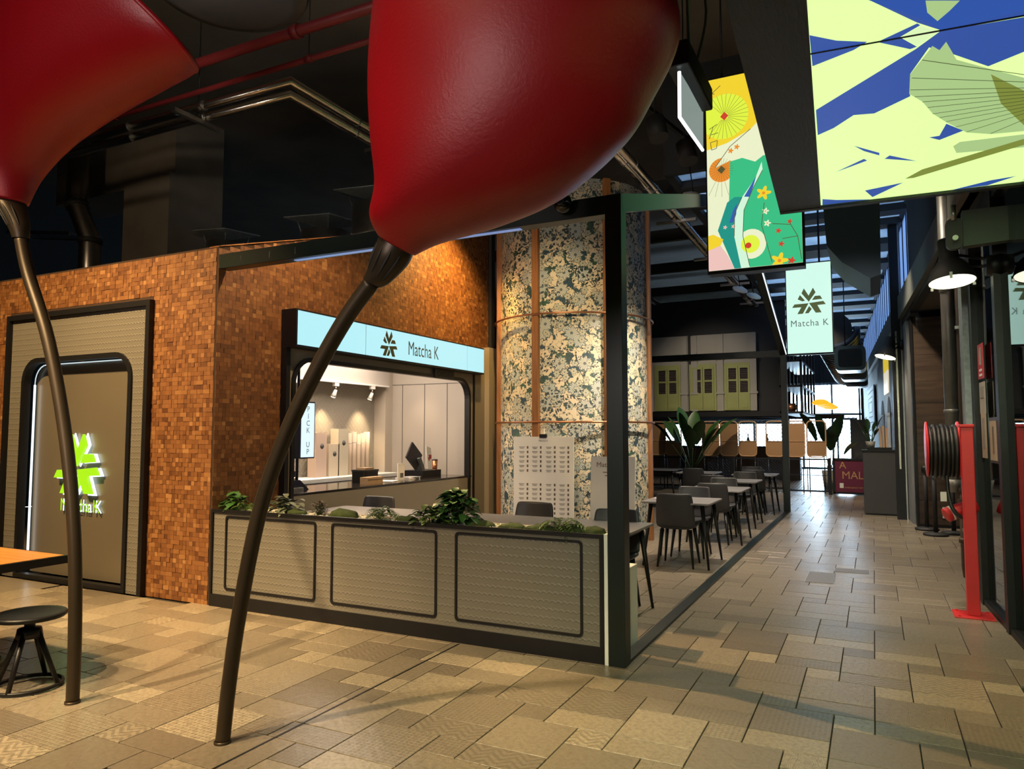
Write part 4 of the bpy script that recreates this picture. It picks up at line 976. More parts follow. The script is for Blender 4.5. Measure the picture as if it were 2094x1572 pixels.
# the same fields repeat, mirrored, behind the seam (out of the picture)
flat([[(a, -4.86-b) for a, b in p] for p in BLUE[2:3]+BLUE[5:9]], M['bluefilm'], 'blue_print', .0015)
flat([[(0.362, -2.44), (0.43, -2.505), (0.507, -2.427), (0.432, -2.325)]], M['paleglow'], 'pale_print', .002)
flat([[(0.494, -2.299), (0.426, -2.046), (0.441, -1.814), (0.512, -1.687), (0.579, -1.5), (0.662, -1.342), (0.791, -1.131), (0.924, -1.046), (1.32, -0.98), (1.32, -1.60), (0.942, -1.778), (0.776, -1.945), (0.612, -2.115), (0.546, -2.315), (0.528, -2.244)], [(0.748, -0.929), (0.776, -0.988), (1.32, -0.95), (1.32, -0.70), (0.783, -0.795)], [(0.427, -2.707), (0.443, -2.608), (0.49, -2.518), (0.526, -2.584), (0.554, -2.65)]], M['wing'], 'fan_print', .0025)
flat([[(0.786, -1.886), (0.971, -1.62), (1.32, -1.50), (1.32, -1.20), (1.079, -1.10), (0.896, -1.493)], [(0.529, -0.406), (0.618, -0.562), (1.32, -1.02), (1.32, -0.90), (0.814, -0.559), (0.582, -0.401)]], M['olive'], 'olive_print', .003)
wl = MB()
for a, b in [((1.1, -1.65), (0.437, -2.004)), ((1.1, -1.6), (0.441, -1.866)), ((1.1, -1.54), (0.512, -1.687)), ((1.1, -1.48), (0.579, -1.5)), ((1.1, -1.40), (0.661, -1.355)), ((1.1, -1.34), (0.789, -1.145)), ((1.1, -1.26), (0.921, -1.06)), ((1.1, -1.69), (0.465, -2.18)), ((1.1, -1.57), (.47, -1.77)), ((1.1, -1.51), (.545, -1.6)), ((1.1, -1.44), (.62, -1.43)), ((1.1, -1.37), (.72, -1.25))]:
    wl.bar(LB(a[0], a[1], 3.296), LB(b[0], b[1], 3.296), .004, .001)
wl.build('feather_lines', M['darkline'], lbx)
MB().bar(LB(-.012, -2.452, 3.296), LB(1.33, -2.40, 3.296), .010, .003).build('seam_strip', M['black'], lbx)
for s_ in (.1, 1.2):
    for yy in (-.6, -5.5): MB().tube([LB(s_, yy, 3.58), LB(s_, yy, CZ)], .008, 6).build('hanger', M['black'], lbx)
# --- umbrella light box
UY = 7.4
ub = thing('umbrella_light_box', 'upright glowing light box printed with paper umbrellas and green robe', 'light box', (-1.0, UY+.08, 3.17))
MB().b2((-1.465, UY+.002, 3.155), (-.545, UY+.16, 5.20)).build('case', M['black'], ub)
E_ = {k: emit('print_'+k, c, s) for k, c, s in (('cream', (.80, .84, .56), 1.05), ('yellow', (.85, .62, .03), 1.05), ('lime', (.72, .86, .06), 1.05), ('red', (.62, .06, .03), 1.0), ('orange', (.80, .26, .03), 1.05), ('green', (.045, .50, .22), 1.05), ('teal', (.02, .30, .24), 1.0), ('ribbon', (.62, .88, .66), 1.05), ('pink', (.86, .55, .50), 1.0), ('line', (.10, .09, .03), 1.0), ('blue', (.04, .12, .42), 1.0))}
MB().b2((-1.45, UY-.003, 3.19), (-.56, UY+.002, 5.18)).build('lit_film', E_['cream'], ub)
def up(poly, m, name, dz):
    pp = [(min(max(a, -1.45), -.56), min(max(b, 3.19), 5.18)) for a, b in poly]
    ar = sum(pp[i-1][0]*pp[i][1]-pp[i][0]*pp[i-1][1] for i in range(len(pp)))
    if ar < 0: pp.reverse()
    MB().add([(a, UY-.003-dz, b) for a, b in pp], [tuple(range(len(pp)))]).build(name, m, ub)
def circ(c, r, n=28, ry=None, a0=0, a1=2*PI): return [(c[0]+r*math.cos(a0+(a1-a0)*k/n), c[1]+(ry or r)*math.sin(a0+(a1-a0)*k/n)) for k in range(n)]
up([(-1.45, 5.18), (-.56, 5.18), (-.9, 4.70), (-1.014, 4.591), (-1.244, 4.489), (-1.45, 4.446)], E_['yellow'], 'yellow_print', .001)
up(circ((-1.266, 4.77), .235), E_['lime'], 'umbrella_print', .002)
up(circ((-1.305, 4.218), .125), E_['orange'], 'umbrella_print', .003)
up(circ((-1.305, 4.218), .30, 28, .30, PI, 2*PI), E_['cream'], 'umbrella_print', .0022)
up([(-1.369, 4.248), (-1.217, 4.445), (-1.014, 4.591), (-.87, 4.5), (-0.974, 4.363), (-1.083, 4.306), (-1.22, 4.3)], E_['cream'], 'collar_print', .0035)
up([(-1.22, 4.291), (-1.101, 4.309), (-0.977, 4.249), (-0.899, 4.3), (-.56, 4.3), (-0.56, 3.19), (-1.052, 3.19), (-1.19, 3.518), (-1.238, 3.869)], E_['green'], 'robe_print', .004)
up([(-1.182, 3.919), (-1.109, 3.908), (-1.185, 3.747), (-1.193, 3.519), (-1.133, 3.19), (-1.196, 3.19), (-1.353, 3.596), (-1.256, 3.872)], E_['teal'], 'robe_print', .0045)
up([(-0.908, 4.152), (-1.0, 3.987), (-1.094, 3.772), (-1.109, 3.508), (-1.052, 3.19), (-1.133, 3.19), (-1.19, 3.518), (-1.185, 3.747), (-1.109, 3.908), (-0.98, 4.078), (-0.915, 4.238)], E_['ribbon'], 'sash_print', .005)
up([(-1.45, 3.19), (-1.196, 3.19), (-1.26, 3.33), (-1.33, 3.44), (-1.45, 3.40)], E_['pink'], 'umbrella_print', .0045)
up([(-1.45, 3.40), (-1.33, 3.44), (-1.30, 3.50), (-1.40, 3.56), (-1.45, 3.55)], E_['yellow'], 'umbrella_print', .0046)
up(circ((-1.03, 3.423), .14, 24, .15), E_['cream'], 'umbrella_print', .0047); up(circ((-1.04, 3.423), .09, 20), E_['lime'], 'umbrella_print', .0055); up(circ((-1.06, 3.41), .03, 12), E_['red'], 'umbrella_print', .006)
up([(-1.09, 3.908), (-1.02, 4.02), (-.97, 4.10), (-1.0, 4.0), (-1.04, 3.9)], E_['blue'], 'sash_print', .006); up([(-1.24, 3.66), (-1.2, 3.78), (-1.16, 3.85), (-1.17, 3.74), (-1.2, 3.66)], E_['blue'], 'sash_print', .006)
for (c, r, m) in (((-.904, 3.919), .075, 'yellow'), ((-.891, 3.734), .036, 'cream'), ((-.876, 3.611), .036, 'cream'), ((-.774, 3.523), .028, 'red'), ((-.751, 3.39), .030, 'red'), ((-.669, 3.602), .026, 'red'), ((-.772, 3.226), .085, 'yellow'), ((-.66, 3.215), .04, 'red'), ((-1.21, 4.40), .03, 'orange'), ((-1.15, 4.43), .03, 'orange'), ((-1.28, 3.62), .022, 'pink'), ((-1.20, 3.62), .022, 'pink')):
    P_ = [(c[0]+r*(.72+.28*math.cos(5*2*PI*k/30))*math.cos(2*PI*k/30), c[1]+r*(.72+.28*math.cos(5*2*PI*k/30))*math.sin(2*PI*k/30)) for k in range(30)]
    up(P_, E_[m], 'blossom_print', .0065); up(circ(c, r*.2, 10), E_['orange' if m != 'red' else 'red'], 'blossom_print', .007)
ln = MB()
def seg(a, b, wd=.004): ln.bar((a[0], UY-.0105, a[1]), (b[0], UY-.0105, b[1]), wd, .001, up=(0, 1, 0))
for k in range(30):
    A = 2*PI*k/30; r2 = .235; p = (-1.266+r2*math.cos(A), 4.77+r2*math.sin(A))
    if p[0] > -1.45: seg((-1.266+.04*math.cos(A), 4.77+.04*math.sin(A)), p, .0028)
for k in range(24):
    A = 2*PI*k/24; seg((-1.305+.03*math.cos(A), 4.218+.03*math.sin(A)), (-1.305+.12*math.cos(A), 4.218+.12*math.sin(A)), .0022)
for k in range(13):
    A = PI+PI*(k+.5)/13; p = (-1.305+.28*math.cos(A), 4.218+.28*math.sin(A))
    if -1.45 < p[0] < -1.22: seg((-1.305+.13*math.cos(A), 4.218+.13*math.sin(A)), p, .0024)
for a, b in (((-.83, 3.60), (-.66, 3.57)), ((-.66, 3.57), (-.60, 3.45)), ((-.60, 3.45), (-.57, 3.22)), ((-.6, 3.45), (-.74, 3.44)), ((-.66, 3.57), (-.67, 3.60)), ((-.90, 3.82), (-.93, 3.60)), ((-.93, 3.60), (-.84, 3.22)), ((-1.217, 4.445), (-1.014, 4.591)), ((-1.369, 4.248), (-1.217, 4.445)), ((-1.185, 3.747), (-1.109, 3.908)), ((-1.193, 3.519), (-1.185, 3.747)), ((-1.0, 3.987), (-.908, 4.152)), ((-1.094, 3.772), (-1.0, 3.987)), ((-1.109, 3.508), (-1.094, 3.772)), ((-1.052, 3.21), (-1.109, 3.508)),
             ((-1.42, 4.66), (-1.34, 4.70)), ((-1.38, 4.68), (-1.42, 4.56)), ((-1.40, 4.60), (-1.33, 4.61)), ((-1.41, 4.52), (-1.34, 4.53)), ((-1.41, 4.52), (-1.40, 4.44)), ((-1.34, 4.53), (-1.35, 4.45)), ((-1.40, 4.44), (-1.35, 4.45)), ((-1.43, 5.06), (-1.36, 5.02)), ((-1.43, 5.0), (-1.30, 5.10))):
    seg(a, b, .006)
ln.build('ink_lines', E_['line'], ub)
up([(-1.266, 4.815), (-1.225, 4.77), (-1.266, 4.725), (-1.307, 4.77)], E_['red'], 'umbrella_print', .011); up([(-1.305, 4.26), (-1.265, 4.218), (-1.305, 4.176), (-1.345, 4.218)], E_['line'], 'umbrella_print', .011)
for x in (-1.3, -.7): MB().tube([(x, UY+.08, 5.2), (x, UY+.08, CZ)], .01, 6).build('hanger', M['black'], ub)
# --- hanging logo sign
hs = thing('hanging_logo_sign', 'pale glowing rectangular hanging sign with star logo and name', 'sign', (-.91, 13.05, 2.86))
MB().b2((-1.275, 13.0, 2.86), (-.545, 13.12, 4.42)).build('case', M['black'], hs)
MB().b2((-1.26, 12.992, 2.885), (-.56, 13.0, 4.40)).build('lit_face', M['lithang'], hs)
MB().b2((-1.26, 13.12, 2.885), (-.56, 13.128, 4.40)).build('lit_face', M['lithang'], hs)
LG2 = emit('backlit_olive', (.080, .105, .040), 1.0)
logo(hs, (-.91, 12.9915, 3.74), (1, 0, 0), (0, 0, 1), .215, .002, LG2)
mb = MB(); put_text(mb, 'Matcha K', .155, (-.91, 12.990, 3.385), (1, 0, 0), (0, 0, 1), .9, 1.12); mb.build('lettering', emit('backlit_grey', (.10, .14, .13), 1.0), hs)
for x in (-1.1, -.75): MB().b2((x, 13.03, 4.42), (x+.03, 13.06, 5.45)).build('hanger', M['black'], hs)
# --- edge-lit plate
ep = thing('edge_lit_plate', 'clear edge-lit hanging plate under a black mount', 'sign', (-.9, 4.15, 3.27))
q = [(3.85, 3.27), (4.45, 3.30), (4.47, 3.56), (3.86, 3.53)]
MB().prism(q, (-.905, 0, 0), (0, 1, 0), (0, 0, 1), .012).build('plate', emit('edge_lit_acrylic', (.30, .37, .34), .75), ep)
MB().tube([(-.897, 3.86, 3.53), (-.897, 3.85, 3.27), (-.897, 4.45, 3.30)], .010, 8).build('lit_edge', M['litwhite'], ep)
MB().b2((-.96, 3.80, 3.54), (-.83, 4.45, 3.68)).build('mount', M['black'], ep, bevel=.01)
MB().tube([(-.895, 4.1, 3.68), (-.90, 4.1, 5.2), (-.895, 4.1, CZ)], .012, 6).build('rod', M['black'], ep)
cb_ = [(-.86, 4.12, 3.68), (-.80, 4.14, 4.0), (-.86, 4.16, 4.4), (-.84, 4.2, 5.0)]
MB().tube(crom(cb_, 5), .008, 6).build('cable', M['rubber'], ep)
# ================================================================== RIGHT SIDE
RA = .0457
RWM = Matrix.Translation((.915, 6.85, 0)) @ Matrix.Rotation(RA, 4, 'Z')
def rw(mb):
    mb.v = [tuple(RWM @ Vector(p)) for p in mb.v]; return mb
def RP(x, s, z=0): return RWM @ Vector((x, s, z))
HEAD = 3.55
fr = MB()
for s_ in (-5.6, -3.9, -2.0, 0.0, 1.06): fr.b2((-.03, s_-.05, 0), (.08, s_+.05, HEAD))
fr.b2((-.02, -5.6, 0), (.07, 1.06, .05)).b2((-.02, -5.6, HEAD-.12), (.07, 1.06, HEAD))
wf = rw(fr).build('window_2', M['black'], kind='structure')
for a, b in ((-5.55, -3.95), (-3.85, -2.05), (-1.95, -.05), (.05, 1.01)):
    rw(MB().b2((.02, a, .05), (.03, b, HEAD-.12))).build('pane', M['glass'], wf)
# room behind the glass
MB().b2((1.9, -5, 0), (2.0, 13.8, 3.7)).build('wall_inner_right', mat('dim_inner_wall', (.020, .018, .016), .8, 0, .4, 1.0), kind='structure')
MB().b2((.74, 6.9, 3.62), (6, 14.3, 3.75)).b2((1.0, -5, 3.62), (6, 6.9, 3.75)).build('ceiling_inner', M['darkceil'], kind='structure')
upper = MB().b2((-.02, -11.5, HEAD), (.10, 6.6, CZ)).b2((-.02, 6.6, 5.45), (.10, 28, CZ)).b2((-.02, 6.6, 3.5), (.10, 28, 4.15))
rw(upper).build('wall_right_upper', M['darkwall'], kind='structure')
rw(MB().b2((-.02, 7.4, 0), (.10, 28, 3.5))).build('wall_right', mat('grey_plaster', (.20, .21, .22), .7, 0, .15, 1.5), kind='structure')
cw = MB()
s_ = 6.6
while s_ < 28: cw.b2((.028, s_-.03, 4.1), (.042, s_+.03, 5.5)); s_ += .75
cwo = rw(cw).build('window_3', M['blackmatt'], kind='structure')
rw(MB().b2((.05, 6.6, 4.15), (.06, 28, 5.45))).build('pane', M['blueglass'], cwo)
rw(MB().b2((-.09, .2, 3.62), (-.02, 27, 4.02))).build('trim_6', mat('grey_green_beam', (.10, .11, .10), .55, .2, .2, 2), kind='structure')
# recess with pier
MB().b2((1.55, 8.1, 0), (1.65, 14.0, 3.7)).build('wall_recess', M['darkwall'], kind='structure')
rw(MB().b2((-.02, 1.12, 0), (.5, 1.30, 3.7))).build('wall_recess_near', mat('dark_steel_pier', (.03, .031, .033), .5, .4, .2, 2), kind='structure')
MB().b2((.66, 14.21, 0), (6, 14.3, 3.75)).build('wall_recess_far', M['darkwall'], kind='structure')
pr = thing('oak_pier', 'tall dark oak clad pier behind the hose reel', 'pier', (1.1, 14.0, 0))
MB().b2((.64, 13.87, 0), (1.54, 14.2, 3.49)).build('core', M['blackmatt'], pr)
z = .02; kk = 0
while z < 3.45:
    hh = (.42, .36, .45, .38)[kk % 4]; MB().b2((.62, 13.845, z), (1.54, 13.872, min(z+hh, 3.49)-.004)).build('board', M['pierwood'], pr); z += hh; kk += 1
MB().b2((.60, 13.83, 0), (.635, 14.2, 3.49)).build('edge_trim', M['black'], pr)
MB().b2((.62, 13.838, 0), (1.5, 13.846, .05)).build('skirting', M['black'], pr)
ot = item('wall_outlet', 'white socket plate low on the oak pier', 'socket', [('plate', MB().b2((.97, 13.835, .16), (1.08, 13.845, .34)), M['paper']), ('sockets', MB().b2((1.005, 13.832, .27), (1.045, 13.836, .31)).b2((1.005, 13.832, .19), (1.045, 13.836, .23)), M['dgrey'])], (1.02, 13.84, .16))
# pipes
pp = thing('riser_pipe', 'thick grey riser pipe beside the hose reel', 'pipe', (.72, 8.62, 0))
MB().tube([(.72, 8.62, 1.05), (.72, 8.62, 4.6)], .062, 18).build('pipe', M['pipe'], pp)
for z in (1.75, 3.0): MB().tube([(.72, 8.62, z), (.72, 8.62, z+.04)], .070, 18).build('coupling', M['pipe'], pp)
MB().tube([(.72, 8.62, 1.08), (.72, 8.62, .95)], [.075, .05], 16).build('reducer', M['pipe'], pp)
cn = thing('thin_conduit', 'thin brown conduit between riser pipe and galvanised channel', 'pipe', (.79, 8.42, 0))
MB().tube([(.79, 8.42, .05), (.79, 8.42, 4.5)], .022, 10).build('pipe', mat('brown_pipe', (.06, .045, .035), .5, .3), cn)
for z in (.6, 1.6, 2.6, 3.4): MB().box((.79, 8.41, z), (.07, .05, .03)).build('clip', M['steel'], cn)
rw(MB().b2((-.07, 1.22, 0), (-.015, 1.42, 4.4))).build('galvanised_channel', M['galv'], None, 'mottled galvanised steel channel standing by the glass wall', 'channel')
# lamps
def wall_lamp(label, c, rad, arm_to, tilt, light=0):
    t = thing('wall_lamp', label, 'lamp', c, group='black industrial wall lamps'); c = Vector(c)
    Mt = Matrix.Rotation(tilt, 3, 'Y') @ Matrix.Rotation(-.16, 3, 'X')
    MB().lathe([(.02, 2.05*rad), (.40*rad, 2.05*rad), (.42*rad, 1.95*rad), (.42*rad, 1.05*rad), (.55*rad, .92*rad), (.80*rad, .62*rad), (.95*rad, .25*rad), (rad, .0), (rad*1.03, -.012), (rad*.97, -.010), (.9*rad, .25*rad), (.5*rad, .75*rad), (.0, .85*rad)], c, 32, Mt).build('shade', M['blackmatt'], t)
    MB().disc(c+Mt @ Vector((0, 0, -.009)), rad*.965, 32, Mt).build('diffuser', M['lampglow'], t)
    for a in (.4, 2.5, 4.6): MB().box(c+Mt @ Vector((rad*math.cos(a), rad*math.sin(a), -.01)), (.02, .02, .05)).build('latch', M['steel'], t)
    a = Vector(arm_to)
    for dz in (.55*rad, 1.25*rad): MB().tube([c+Mt @ Vector((.3*rad, 0, dz)), a+Vector((0, 0, dz*.35))], .013, 8).build('arm', M['black'], t)
    MB().tube([a+Vector((-.05, 0, .03)), a+Vector((.06, 0, .03))], [.08, .10], 12).build('bracket', M['black'], t)
    MB().tube(crom([tuple(c+Mt @ Vector((.1*rad, 0, 2.05*rad))), tuple(c+Mt @ Vector((.6*rad, 0, 2.25*rad))), tuple(c+Mt @ Vector((1.0*rad, 0, 1.6*rad)))], 6), .006, 6).build('cable', M['rubber'], t)
    return t
wall_lamp('large black industrial lamp on the glass wall, lit', (.625, 7.0, 2.82), .178, tuple(RP(-.02, 0.0, 2.86)), -.06)
spot('wall_lamp_bulb', (.620, 6.99, 2.785), (.55, 7.1, 0), 55, (1.0, .84, .58), 120, .9, .12)
wall_lamp('smaller black industrial lamp on the far black post, lit', (.23, 14.7, 2.93), .178, (.50, 14.9, 3.12), .25)
spot('wall_lamp_bulb', (.20, 14.69, 2.87), (.1, 14.6, 0), 45, (1.0, .84, .58), 120, .9, .12)
bp = thing('black_post', 'tall black steel post with chrome strip left of the oak pier', 'post', (.48, 14.95, 0))
MB().b2((.34, 14.85, 0), (.49, 15.05, 5.4)).build('post', M['black'], bp); MB().b2((.40, 14.835, .9), (.43, 14.85, 3.4)).build('strip', M['chrome'], bp); MB().b2((.49, 14.9, 0), (.515, 15.0, 5.4)).build('flange', M['steel'], bp)
# red post and hose reel
rp = thing('red_guard_post', 'red square steel post bolted to the floor by glass wall', 'post', (.72, 7.36, 0))
MB().b2((.668, 7.30, .012), (.762, 7.40, 1.60)).build('post', M['redpaint'], rp, bevel=.006)
MB().b2((.660, 7.29, 1.60), (.770, 7.41, 1.625)).build('cap', M['redpaint'], rp, bevel=.005)
MB().b2((.565, 7.21, 0), (.86, 7.50, .012)).build('base_plate', M['redpaint'], rp, bevel=.003)
for a in (.60, .825):
    for b in (7.245, 7.465): MB().tube([(a, b, .012), (a, b, .022)], .012, 6).build('bolt', M['redpaint'], rp)
hr = thing('hose_reel', 'black fire hose wound on a red reel beside red post', 'hose reel', (.56, 7.75, 1.25))
HC = Vector((.56, 7.75, 1.40)); HRAD = .255
MX = Matrix.Rotation(PI/2, 3, 'Y')
for dx, rr in ((-.125, 1.0), (.125, 1.0)):
    MB().lathe([(.05, -.006), (HRAD*rr, -.006), (HRAD*rr, .006), (.05, .006), (.05, -.006)], HC+Vector((dx, 0, 0)), 40, MX).build('flange', M['redpaint'], hr)
MB().tube([HC+Vector((-.13, 0, 0)), HC+Vector((.16, 0, 0))], .06, 18).build('drum', M['redpaint'], hr)
for i in range(7):
    xx = -.10+.033*i; dz = (-.01, .012, .0, .015, .006, -.004, .01)[i]
    MB().tube([HC+Vector((xx, (.225+dz)*math.cos(2*PI*k/40), (.225+dz)*math.sin(2*PI*k/40)-.02)) for k in range(40)], .0175, 8, closed=True).build('hose_turn', M['rubber'], hr)
    MB().tube([HC+Vector((xx+.016, .195*math.cos(2*PI*k/32), .195*math.sin(2*PI*k/32))) for k in range(32)], .016, 6, closed=True).build('hose_turn', M['rubber'], hr)
MB().tube(crom([tuple(HC+Vector((.02, -.10, -.22))), (.585, 7.62, 1.0), (.62, 7.60, .86), (.70, 7.62, .80), (.76, 7.7, .92)], 8), .017, 8).build('hose_tail', M['rubber'], hr)
MB().tube([(.70, 7.7, 1.40), (.72, 7.42, 1.40)], .03, 12).build('hub_arm', M['redpaint'], hr)
MB().box((.545, 7.60, .98), (.05, .006, .085), .3).build('tag', M['paper'], hr)
sb_ = thing('red_hose_cover', 'red canvas roll with pale straps hanging behind the red post', 'cover', (.64, 7.75, .78))
MB().tube(crom([(.56, 7.70, .80), (.62, 7.72, .83), (.70, 7.74, .86), (.80, 7.78, .90)], 5), [.05]+[.065]*14+[.06], 16).build('roll', M['redpaint'], sb_)
for a in (.6, .68): MB().tube([(a, 7.715+(a-.6)*.3, .82+(a-.6)*.3), (a+.018, 7.72+(a-.6)*.3, .828+(a-.6)*.3)], .068, 16).build('strap', M['paper'], sb_)
vp = thing('valve_pipe', 'old brass valve pipe dropping to an elbow near the floor', 'pipe', (.76, 8.5, .1))
MB().tube([(.77, 8.6, 1.35), (.77, 8.6, .22), (.78, 8.6, .12), (.84, 8.6, .10), (1.55, 8.6, .10)], .022, 10).build('pipe', mat('old_brass', (.09, .065, .045), .5, .5, .4, 12), vp)
for z in (.95, .85, .45): MB().tube([(.77, 8.6, z), (.77, 8.6, z+.05)], .036, 12).build('fitting', bpy.data.materials['old_brass'], vp)
MB().tube([(.70, 8.58, .98), (.84, 8.58, .98)], .008, 6).build('lever', M['black'], vp)
for (x, yy, lab) in ((.80, 12.80, 'black queue stanchion nearest the corridor'), (.72, 13.45, 'black queue stanchion close against the oak pier'), (1.06, 13.1, 'black queue stanchion behind the brass valve pipe')):
    t = thing('queue_stanchion', lab, 'stanchion', (x, yy, 0), group='black queue stanchions')
    MB().lathe([(0, 0), (.17, 0), (.175, .02), (.165, .035), (.05, .05), (.0, .05)], (x, yy, 0), 28).build('base', M['blackmatt'], t)
    MB().tube([(x, yy, .04), (x, yy, .96)], .032, 14).build('pole', M['blackmatt'], t)
    MB().lathe([(.0, 1.02), (.045, 1.015), (.05, .98), (.05, .92), (.032, .90)], (x, yy, 0), 16).build('head', M['black'], t)
# notices on the glass
def notice(name, label, s0, s1, z0, z1, m, parts=()):
    t = thing(name, label, 'notice', tuple(RP(-.03, (s0+s1)/2, z0)))
    rw(MB().b2((-.012, s0, z0), (-.008, s1, z1))).build('sheet', m, t)
    for nm, a, b, c, d, mm in parts: rw(MB().b2((-.016, s0+(s1-s0)*a, z0+(z1-z0)*c), (-.0125, s0+(s1-s0)*b, z0+(z1-z0)*d))).build(nm, mm, t)
    return t
M['redsheet'] = mat('red_sign', (.40, .02, .03), .5); M['oldpaper'] = mat('old_paper', (.30, .28, .24), .7, 0, .15, 8); M['tanpaper'] = mat('tan_paper', (.36, .28, .20), .7, 0, .15, 8)
notice('red_notice', 'narrow red warning notice on the glass', .62, .88, 2.03, 2.34, M['redsheet'], (('mark', .3, .7, .08, .14, M['paper']), ('mark', .3, .7, .22, .28, M['paper']), ('mark', .35, .65, .4, .9, M['oldpaper'])))
notice('grey_notice', 'grey paper notice under the red notice', .60, .86, 1.72, 2.00, M['oldpaper'], (('text_block', .2, .8, .5, .85, mat('faint_ink', (.2, .19, .17), .7)),))
notice('tan_notice', 'long tan paper strip below the grey notice', .62, .84, 1.33, 1.72, M['tanpaper'], (('text_block', .3, .7, .2, .9, bpy.data.materials['faint_ink']),))
notice('framed_notice', 'framed tan certificate on the glass beside the paper strip', .14, .48, 1.30, 1.68, M['dgrey'], (('paper', .1, .9, .06, .92, M['tanpaper']), ('text_block', .4, .6, .2, .8, bpy.data.materials['faint_ink'])))
item('exit_box', 'small lit pale sign deep behind the glass', 'sign', [('case', MB().b2((1.55, 10.9, 2.28), (1.75, 11.0, 2.52)), M['black']), ('lit_face', MB().b2((1.57, 10.89, 2.30), (1.73, 10.9, 2.50)), emit('pale_green_lit', (.55, .85, .7), 1.0))], (1.65, 10.95, 2.28))
# ceiling bracket under the light box
br = thing('roller_bracket', 'grey-green steel bracket with pulley under the light box', 'bracket', (.75, 6.35, 3.0))
MB().prism([(-.06, .28), (.50, .28), (.30, .02), (-.06, .0)], (.72, 6.45, 2.98), (1, 0, 0), (0, 0, 1), -.10).build('plate', mat('grey_green_steel', (.075, .090, .080), .5, .3, .2, 3), br)
MB().prism(rrect(-.055, .055, -.12, .12, .045, 5), (.60, 6.42, 3.08), (1, 0, 0), (0, 0, 1), -.06).build('pulley_block', M['dgrey'], br)
MB().tube([(.60, 6.36, 3.03), (.60, 6.34, 3.03)], .02, 12).build('bolt', M['steel'], br)
MB().tube([(.60, 6.42, 3.18), (.60, 6.42, 3.30)], .02, 10).build('stem', M['steel'], br)
# ================================================================== CABINET AND CORRIDOR END
cab = thing('host_cabinet', 'dark grey host stand cabinet at the corridor end', 'cabinet', (.08, 15.65, 0))
MB().b2((-.20, 15.42, .03), (.40, 15.95, 1.20)).build('body', M['dgrey'], cab, bevel=.006); MB().b2((-.215, 15.40, 1.20), (.42, 15.97, 1.225)).build('top', M['black'], cab); MB().b2((-.17, 15.46, 0), (.37, 15.9, .03)).build('plinth', M['black'], cab)
MB().b2((-.12, 15.5, 1.225), (.30, 15.85, 1.27)).build('tray', M['black'], cab)
item('menu_holder', 'upright wooden menu holder on the host cabinet', 'menu holder', [('menu', MB().bar((.12, 15.6, 1.27), (.10, 15.62, 1.66), .035, .20), M['menuwood']), ('menu', MB().bar((.17, 15.6, 1.27), (.16, 15.62, 1.68), .035, .20), M['menuwood']), ('menu', MB().bar((.22, 15.6, 1.27), (.22, 15.62, 1.64), .035, .20), M['menuwood'])], (.17, 15.6, 1.27))
def big_leaf_plant(label, c, n, Ls, m, pot=True, H0=0.0, group='broad-leaved plants', pr_=.23, ph=.5):
    t = thing('bird_of_paradise', label, 'plant', c, group=group); c = Vector(c)
    if pot:
        MB().lathe([(0, 0), (pr_*.75, 0), (pr_, ph), (pr_*.9, ph), (pr_*.85, ph-.05), (0, ph-.05)], c, 24).build('pot', embossed('patterned_pot', (.34, .32, .28), .06, .06, 1.0, True), t)
    z0 = ph-.05 if pot else 0
    for i in range(n):
        a = 2*PI*i/n+random.uniform(-.3, .3); el = math.radians(random.uniform(48, 80)); d = Vector((math.cos(a)*math.cos(el), math.sin(a)*math.cos(el), math.sin(el)))
        L = Ls*random.uniform(.7, 1.1); b = c+Vector((d.x*.05, d.y*.05, z0)); m_ = b+d*L*.5
        lf = MB(); leaf_mb(lf, m_, d, L*.62, L*.20, .25, 8); ob = lf.build('leaf', m, t)
        MB().tube([b, b+d*L*.25, m_+d*.02], [.012, .010, .006], 6).build('stalk', M['leafdk'], ob)
    return t
big_leaf_plant('dark rubber plant standing on the host cabinet', (-.06, 15.66, 1.27), 6, .55, M['leafdk'], True, pr_=.09, ph=.12)
# gates
def mesh_panel(parent, x0, x1, y, z0, z1, m):
    mb = MB(); mb.b2((x0, y-.02, z0), (x1, y+.02, z0+.04)).b2((x0, y-.02, z1-.04), (x1, y+.02, z1)).b2((x0, y-.02, z0), (x0+.05, y+.02, z1)).b2((x1-.05, y-.02, z0), (x1, y+.02, z1)); mb.build('frame', m, parent)
    mb = MB(); xm = (x0+x1)/2
    mb.b2((xm-.01, y-.008, z0), (xm+.01, y+.008, z1)).b2((x0, y-.008, (z0+z1)/2-.008), (x1, y+.008, (z0+z1)/2+.008))
    k = x0-(z1-z0)
    while k < x1:
        for sgn, xa, xb in ((1, x0, xm), (-1, xm, x1)):
            for q in (0,):
                a0, b0 = k, z0; a1, b1 = k+(z1-z0), z1
                if sgn < 0: a0, a1 = a1, a0
                # clip to [xa, xb]
                pts = []
                lo, hi = 0.0, 1.0
                dxx = a1-a0
                for lim, s2 in ((xa, 1), (xb, -1)):
                    tt = (lim-a0)/dxx
                    if s2*dxx > 0: lo = max(lo, tt)
                    else: hi = min(hi, tt)
                if hi-lo > .02: mb.bar((a0+dxx*lo, y, b0+(b1-b0)*lo), (a0+dxx*hi, y, b0+(b1-b0)*hi), .006, .010, up=(0, 1, 0))
        k += .075
    mb.build('mesh_bars', m, parent)
fc = thing('mesh_fence', 'low black mesh fence with diagonal bars behind the dining area', 'fence', (-5, 20, 0))
x = -8.6
while x < -2.3:
    mesh_panel(fc, x, x+1.30, 20.0, .10, .90, M['black']); MB().b2((x-.05, 19.95, 0), (x+.05, 20.05, .92)).build('post', M['black'], fc); x += 1.30
gt = thing('mesh_gate', 'black mesh gate with herringbone bars at the corridor end', 'gate', (-1.55, 20, 0))
